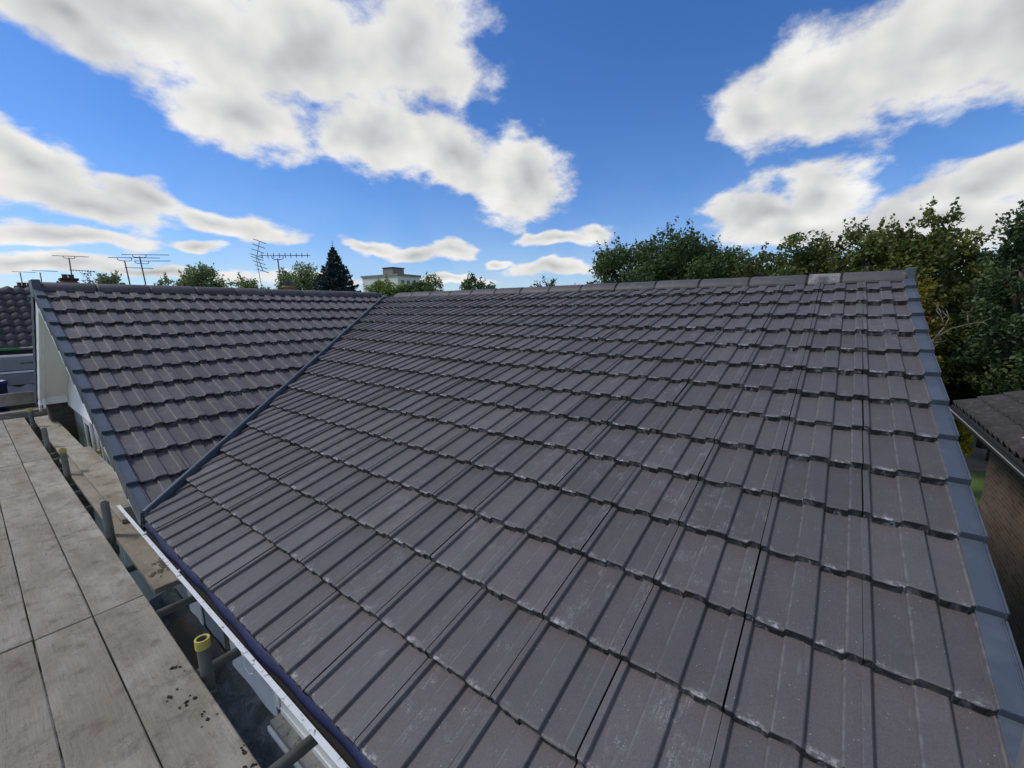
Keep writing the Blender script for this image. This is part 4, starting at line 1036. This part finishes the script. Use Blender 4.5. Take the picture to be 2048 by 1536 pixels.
def tree(name, x, y, zb, zt, w, kind, label, n=5000, leaf=.16, nclump=70, lobes=7, sparse=1.0, cat='tree', group=None, depth=None, twigs=0, clump=None, base=None, spike=.0):
    """deciduous crown between zb and zt, half width w: lobes -> clumps -> leaf blades"""
    g = GROUND if base is None else base
    t = empty(name, (x, y, g), label=label, cat=cat, group=group)
    w = w*1.12; rx = w; ry = depth or w; rz = (zt-zb)/2; cz_ = (zt+zb)/2-g
    # lumpy ellipsoid: bumps of random direction carry the clumps
    ld = rng.normal(size=(lobes+4, 3)); ld[:, 2] = np.abs(ld[:, 2])*.9-.15; ld /= np.linalg.norm(ld, axis=1)[:, None]
    lh = rng.uniform(.75, 1.0, len(ld)); lh[0] = 1.0; ld[0] = (0.05, 0.02, 1.0)
    d = rng.normal(size=(nclump, 3)); d /= np.linalg.norm(d, axis=1)[:, None]
    cosm = d @ ld.T; rad = .62+np.max(np.clip((cosm-.62)/.38, 0, 1)**.7*.38*lh[None]**2, axis=1)
    cr = clump or .20*(rx+rz)/2+.12
    q_ = rng.uniform(.18, 1.0, nclump)**.42
    shrink = np.array([max(.2, rx-cr*.7), max(.2, ry-cr*.7), max(.2, rz-cr*.6)])
    cl_ = d*rad[:, None]*q_[:, None]*shrink[None]; cl_[:, 2] += cz_
    lob = [(np.array([0, 0, cz_])+ld[i]*shrink*.6, .5) for i in range(len(ld))]
    idx = rng.integers(0, nclump, n); tint0 = rng.uniform(0.0, .9, nclump)
    off_ = rng.normal(size=(n, 3)); off_ /= np.linalg.norm(off_, axis=1)[:, None]; off_ *= (rng.random(n)**.45)[:, None]*cr*rng.uniform(.65, 1.2, nclump)[idx][:, None]
    off_[:, 2] *= .8
    C = cl_[idx]+off_; tt = tint0[idx]
    # leafy twigs breaking the outline
    outer = np.where(q_*rad > np.quantile(q_*rad, .45))[0]; ns = max(16, int(nclump*.7*(1+spike))); si = rng.choice(outer, ns)
    out = (cl_[si]-np.array([0, 0, cz_]))/shrink; out /= np.linalg.norm(out, axis=1)[:, None]+1e-6
    out = out+rng.normal(0, .35, (ns, 3)); out[:, 2] += .35+spike; out /= np.linalg.norm(out, axis=1)[:, None]
    ll = cr*rng.uniform(.9, 1.45+spike*.7, ns); per = 12
    f_ = np.linspace(.35, 1.0, per)
    S_ = (cl_[si][:, None]+out[:, None]*(ll[:, None, None]*f_[None, :, None])+rng.normal(0, leaf*.42, (ns, per, 3))*(1.25-f_[None, :, None]*.6)).reshape(-1, 3)
    sprig = [(Vector(cl_[si[i]]), Vector(cl_[si[i]]+out[i]*ll[i]), .010, .004) for i in range(ns)]
    C = np.vstack([C, S_]); tt = np.concatenate([tt, np.repeat(tint0[si], per)])+rng.normal(0, .16, len(C))
    keep = C[:, 2] > .05; C, tt = C[keep], tt[keep]
    leaves('crown', C, leaf, tt, LM[kind], t)
    H = zt-g
    segs = [(Vector((0, 0, 0)), Vector((w*.03, 0, max(.4, cz_-rz*.5))), .035*H*.6+.03, .024*H*.6+.02)]
    fork = segs[0][1]
    for (c, k_) in lob:
        m_ = fork.lerp(Vector(c), .5)+Vector((rng.normal(0, .12*w), rng.normal(0, .12*w), .1*rz))
        segs.append((fork, m_, .013*H+.012, .009*H+.008)); segs.append((m_, Vector(c), .009*H+.008, .004*H+.004))
        for q in range(3):
            e = Vector(c)+Vector(rng.normal(size=3)*np.array([rx, ry, rz])*.13); segs.append((Vector(c), e, .004*H+.004, .004))
    branch_mesh('trunk', segs, M['bark'], t, 6)
    branch_mesh('twigs', [(a_, b_, r0*.8, r1*.8) for (a_, b_, r0, r1) in sprig], M['bark'], t, 4)['kind'] = 'stuff'
    if twigs:
        tw = []
        for i in range(twigs):
            c = Vector(cl_[rng.integers(0, nclump)]); tw.append((c, c+Vector((rng.normal(0, .2), rng.normal(0, .2), rng.uniform(.3, .8))), .012, .003))
        branch_mesh('bare_twigs', tw, M['bark'], t, 5)['kind'] = 'stuff'
    return t
def conifer(name, x, y, zt, w, label, tiers=26, zlow=GROUND):
    t = empty(name, (x, y, GROUND), label=label, cat='tree'); H = zt-GROUND; H0 = .8
    segs = [(Vector((0, 0, 0)), Vector((0, 0, H*.55)), .17, .10), (Vector((0, 0, H*.55)), Vector((0, 0, H)), .10, .012)]
    C = []; tn = []
    hmin = zlow-GROUND+.8
    for i in range(tiers):
        f = i/(tiers-1); h_ = hmin+(H-.55-hmin)*f; L_ = w*1.75*(1-f)**.8*(H-hmin)/4.2+.10
        L_ = min(L_, w*1.25*(1-f)+.14)
        nb = 11 if f < .7 else 8
        for j in range(nb):
            a_ = 2*math.pi*(j+rng.random()*.8)/nb; l = L_*rng.uniform(.72, 1.18)
            d = Vector((math.cos(a_), math.sin(a_), 0)); p0 = Vector((0, 0, h_)); p1 = p0+d*l*.6+Vector((0, 0, -.05*l)); p2 = p0+d*l+Vector((0, 0, .10*l))
            segs.append((p0, p1, .020, .012)); segs.append((p1, p2, .012, .004))
            m = int(16+60*l); s = rng.random(m)**.7
            base_ = np.array(p0)[None]+(np.array(p1-p0)[None]*np.minimum(s/.6, 1)[:, None])+(np.array(p2-p1)[None]*np.clip((s-.6)/.4, 0, 1)[:, None])
            wd = .22*l*(1-s*.55)+.05
            nrm = np.cross(np.array(d), [0, 0, 1]); base_ = base_+nrm[None]*(rng.normal(0, 1, m)*wd*.55)[:, None]; base_[:, 2] -= np.abs(rng.normal(0, .10, m))
            C.append(base_); tn.append(np.clip(rng.normal(.45, .22, m)+.1*math.cos(a_-SUN_AZ), 0, 1)*1.0)  # needle tint painted lighter on the side facing the sun
    for z_, l in ((H-.42, .12), (H-.25, .09)):
        for j in range(5):
            a_ = 2*math.pi*j/5; segs.append((Vector((0, 0, z_)), Vector((l*math.cos(a_), l*math.sin(a_), z_+.05)), .012, .005))
    leaves('crown', np.vstack(C), .17, np.concatenate(tn), LM['blue'], t, droop=.5, flat=.3)
    branch_mesh('trunk', segs, M['bark'], t, 5)
    return t
GL = 'trees behind the ridges'
tree('poplar_tree', 7.02, 44.5, .8, 4.85, .95, 'silver', 'pale silvery poplar beside the reddish tree behind the wing ridge', 4600, .17, 60, 5, group=GL, spike=.4)
tree('copper_tree', 4.83, 39.8, .6, 3.95, 1.35, 'copper', 'dull reddish brown tree behind the brick chimney', 3000, .15, 60, group=GL)
tree('olive_tree', 8.1, 35.1, .4, 3.75, 1.15, 'fresh', 'small yellow-green tree between the paired aerials and the round tree', 3000, .15, 60, group=GL)
tree('round_tree', 11.65, 40.35, .0, 5.45, 2.0, 'round', 'round pale green tree standing alone behind the wing ridge', 11000, .17, 110, 9, group=GL)
tree('bushy_tree', 13.0, 35.65, .0, 4.30, 1.85, 'fresh', 'low bright green bushy tree under the stacked-rod aerial', 6000, .16, 90, group=GL)
tree('round_tree', 20.05, 41.27, .0, 6.15, 2.5, 'round', 'round green tree next to the dark conifer', 13000, .18, 120, 9, group=GL)
conifer('conifer_tree', 17.62, 31.21, 6.72, 1.95, 'dark blue-green conical spruce rising above the ridge', zlow=.2)
tree('bushy_tree', 31.94, 44.51, .5, 5.45, 2.9, 'fresh', 'dark bushy tree in front of the white block', 8000, .25, 80, group=GL)
tree('bushy_tree', 35.2, 42.0, .5, 5.35, 2.7, 'dark', 'darker bushy tree at the right of the white block', 8000, .25, 80, group=GL)
tree('poplar_tree', 49.66, 55.83, .5, 7.8, 2.3, 'fresh', 'light green upright tree right of the white block', 4200, .30, 60, group=GL, spike=.3)
tree('dark_tree', 43.85, 40.46, .5, 6.3, 3.0, 'dark', 'small dark tree alone behind the middle of the main ridge', 5200, .26, 66, group=GL, spike=.3)
tree('sparse_tree', 33.02, 21.82, .5, 4.9, 1.7, 'grey', 'thin twiggy tree top just above the main ridge', 900, .17, 34, group=GL, twigs=40)
tree('distant_tree', 30.2, 51.6, .5, 5.3, 2.6, 'fresh', 'low far tree between the conifer and the white block', 3600, .26, 60, group=GL)
tree('distant_tree', 18.49, 57.05, .5, 4.9, 1.6, 'round', 'small far tree between the round and bushy trees', 2200, .26, 46, group=GL)
tree('distant_tree', 11.72, 58.89, .5, 4.3, 1.8, 'round', 'low far tree glimpsed behind the paired aerial masts', 2200, .26, 46, group=GL)
GR = 'trees of the wooded garden'
tree('broad_tree', 23.2, 7.8, -2.2, 5.75, 4.6, 'dark', 'broad rounded dark green tree above the main ridge', 80000, .16, 420, 14, group=GR, clump=.75, spike=.1)
tree('narrow_tree', 25.8, 5.2, -2.5, 4.8, 2.0, 'dark', 'narrow dark tree between the broad tree and the brownish one', 14000, .16, 110, group=GR)
tree('brown_tree', 22.7, 4.05, -2.5, 4.15, 1.2, 'brown', 'small brownish tree in the gap beside the broad tree', 7000, .14, 80, group=GR)
tree('oak_tree', 23.4, 1.75, -3.0, 5.1, 2.9, 'oak', 'dark leafy tree just right of the gap in the wood', 42000, .16, 260, 12, group=GR, clump=.60, spike=.2)
tree('oak_tree', 24.6, 3.3, -3.0, 4.45, 1.7, 'oak', 'lower leafy tree closing the gap behind the brownish one', 16000, .16, 130, 9, group=GR, clump=.5, spike=.2)
tree('oak_tree', 22.6, -.7, -3.0, 5.45, 2.3, 'oak', 'tall dark tree with ragged top behind the pale ridge tile', 36000, .16, 230, 12, group=GR, clump=.55, spike=.35)
tree('lime_tree', 20.6, -2.45, -3.0, 5.1, 1.85, 'light', 'yellow-green tree with airy top above the ridge end', 26000, .15, 200, 10, group=GR, clump=.46, spike=.5)
tree('oak_tree', 24.6, -5.6, -3.0, 4.9, 2.7, 'dark', 'dark tree behind the yellow-green one near the frame edge', 28000, .16, 190, 10, group=GR, clump=.55, spike=.2)
tree('birch_tree', 18.3, -4.35, -3.0, 5.0, 1.4, 'grey', 'tall grey-green tree at the edge of the picture', 18000, .13, 150, 9, group=GR, clump=.40, spike=.3)
tree('thicket_tree', 26.0, -1.0, -3.8, 3.9, 4.4, 'dark', 'shadowy tree filling the back of the wood', 40000, .20, 240, 10, group=GR, clump=.9)
tree('thicket_tree', 25.0, -6.0, -3.8, 3.6, 4.2, 'dark', 'shadowy tree at the back of the wood by the frame edge', 36000, .20, 220, 10, group=GR, clump=.9)
tree('large_shrub', 26.9, -5.7, -4.7, 3.35, 2.5, 'dark', 'large dense dark green shrub above the neighbouring roof', 40000, .19, 260, 11, cat='shrub', group=GR, clump=.66)
tree('large_shrub', 28.3, -3.5, -4.8, 2.1, 2.4, 'oak', 'dark shrub close beside the verge of the main slope', 36000, .19, 240, 11, cat='shrub', group=GR, clump=.62)
tree('large_shrub', 30.5, -6.0, -4.8, -1.2, 3.0, 'oak', 'low green shrub at the far edge of the lawn', 22000, .19, 170, 9, cat='shrub', group=GR, clump=.6)
tree('feathery_shrub', 24.6, -6.2, -4.6, -.05, 1.25, 'grey', 'feathery lighter shrub just over the neighbouring roof', 14000, .16, 120, 7, cat='shrub', group=GR, clump=.42, spike=.4)
tree('yellow_shrub', 22.6, -4.1, -4.85, -2.75, .50, 'yellow', 'bright yellow upright shrub by the lawn', 3600, .12, 50, 6, cat='shrub', clump=.17)
tree('red_shrub', 16.4, -1.60, -4.2, 2.12, .46, 'red', 'rusty red shrub beside the ridge end cap', 6000, .11, 70, 4, cat='shrub', clump=.2)
tree('autumn_shrub', 18.2, -2.1, -4.2, 2.60, .62, 'autumn', 'yellowing shrub just past the ridge end cap', 6000, .13, 70, 5, cat='shrub', clump=.24)
# bare pale branches in front of the shrubs
bb = empty('bare_branch', (15.6, -1.75, GROUND), label='bare pale twisted branches beside the verge', cat='branch')
segs = []
def grow(p, d, l, r, n):
    if n == 0 or l < .12: return
    q = p+d*l; segs.append((p, q, r, r*.75))
    for i in range(random.choice((1, 2, 2))):
        nd = (d+Vector((random.gauss(0, .45), random.gauss(0, .55), random.gauss(.1, .4)))).normalized(); grow(q, nd, l*random.uniform(.68, .9), r*.72, n-1)
random.seed(21)
segs.append((Vector((0, 0, 0)), Vector((0, 0, 4.3)), .06, .04))
for q in range(4): grow(Vector((0, 0, 4.0+q*.35)), Vector((random.gauss(0, .3), random.gauss(-.3, .5), .6)).normalized(), .5, .022, 5)
branch_mesh('twigs', segs, M['pale_bark'], bb, 5)
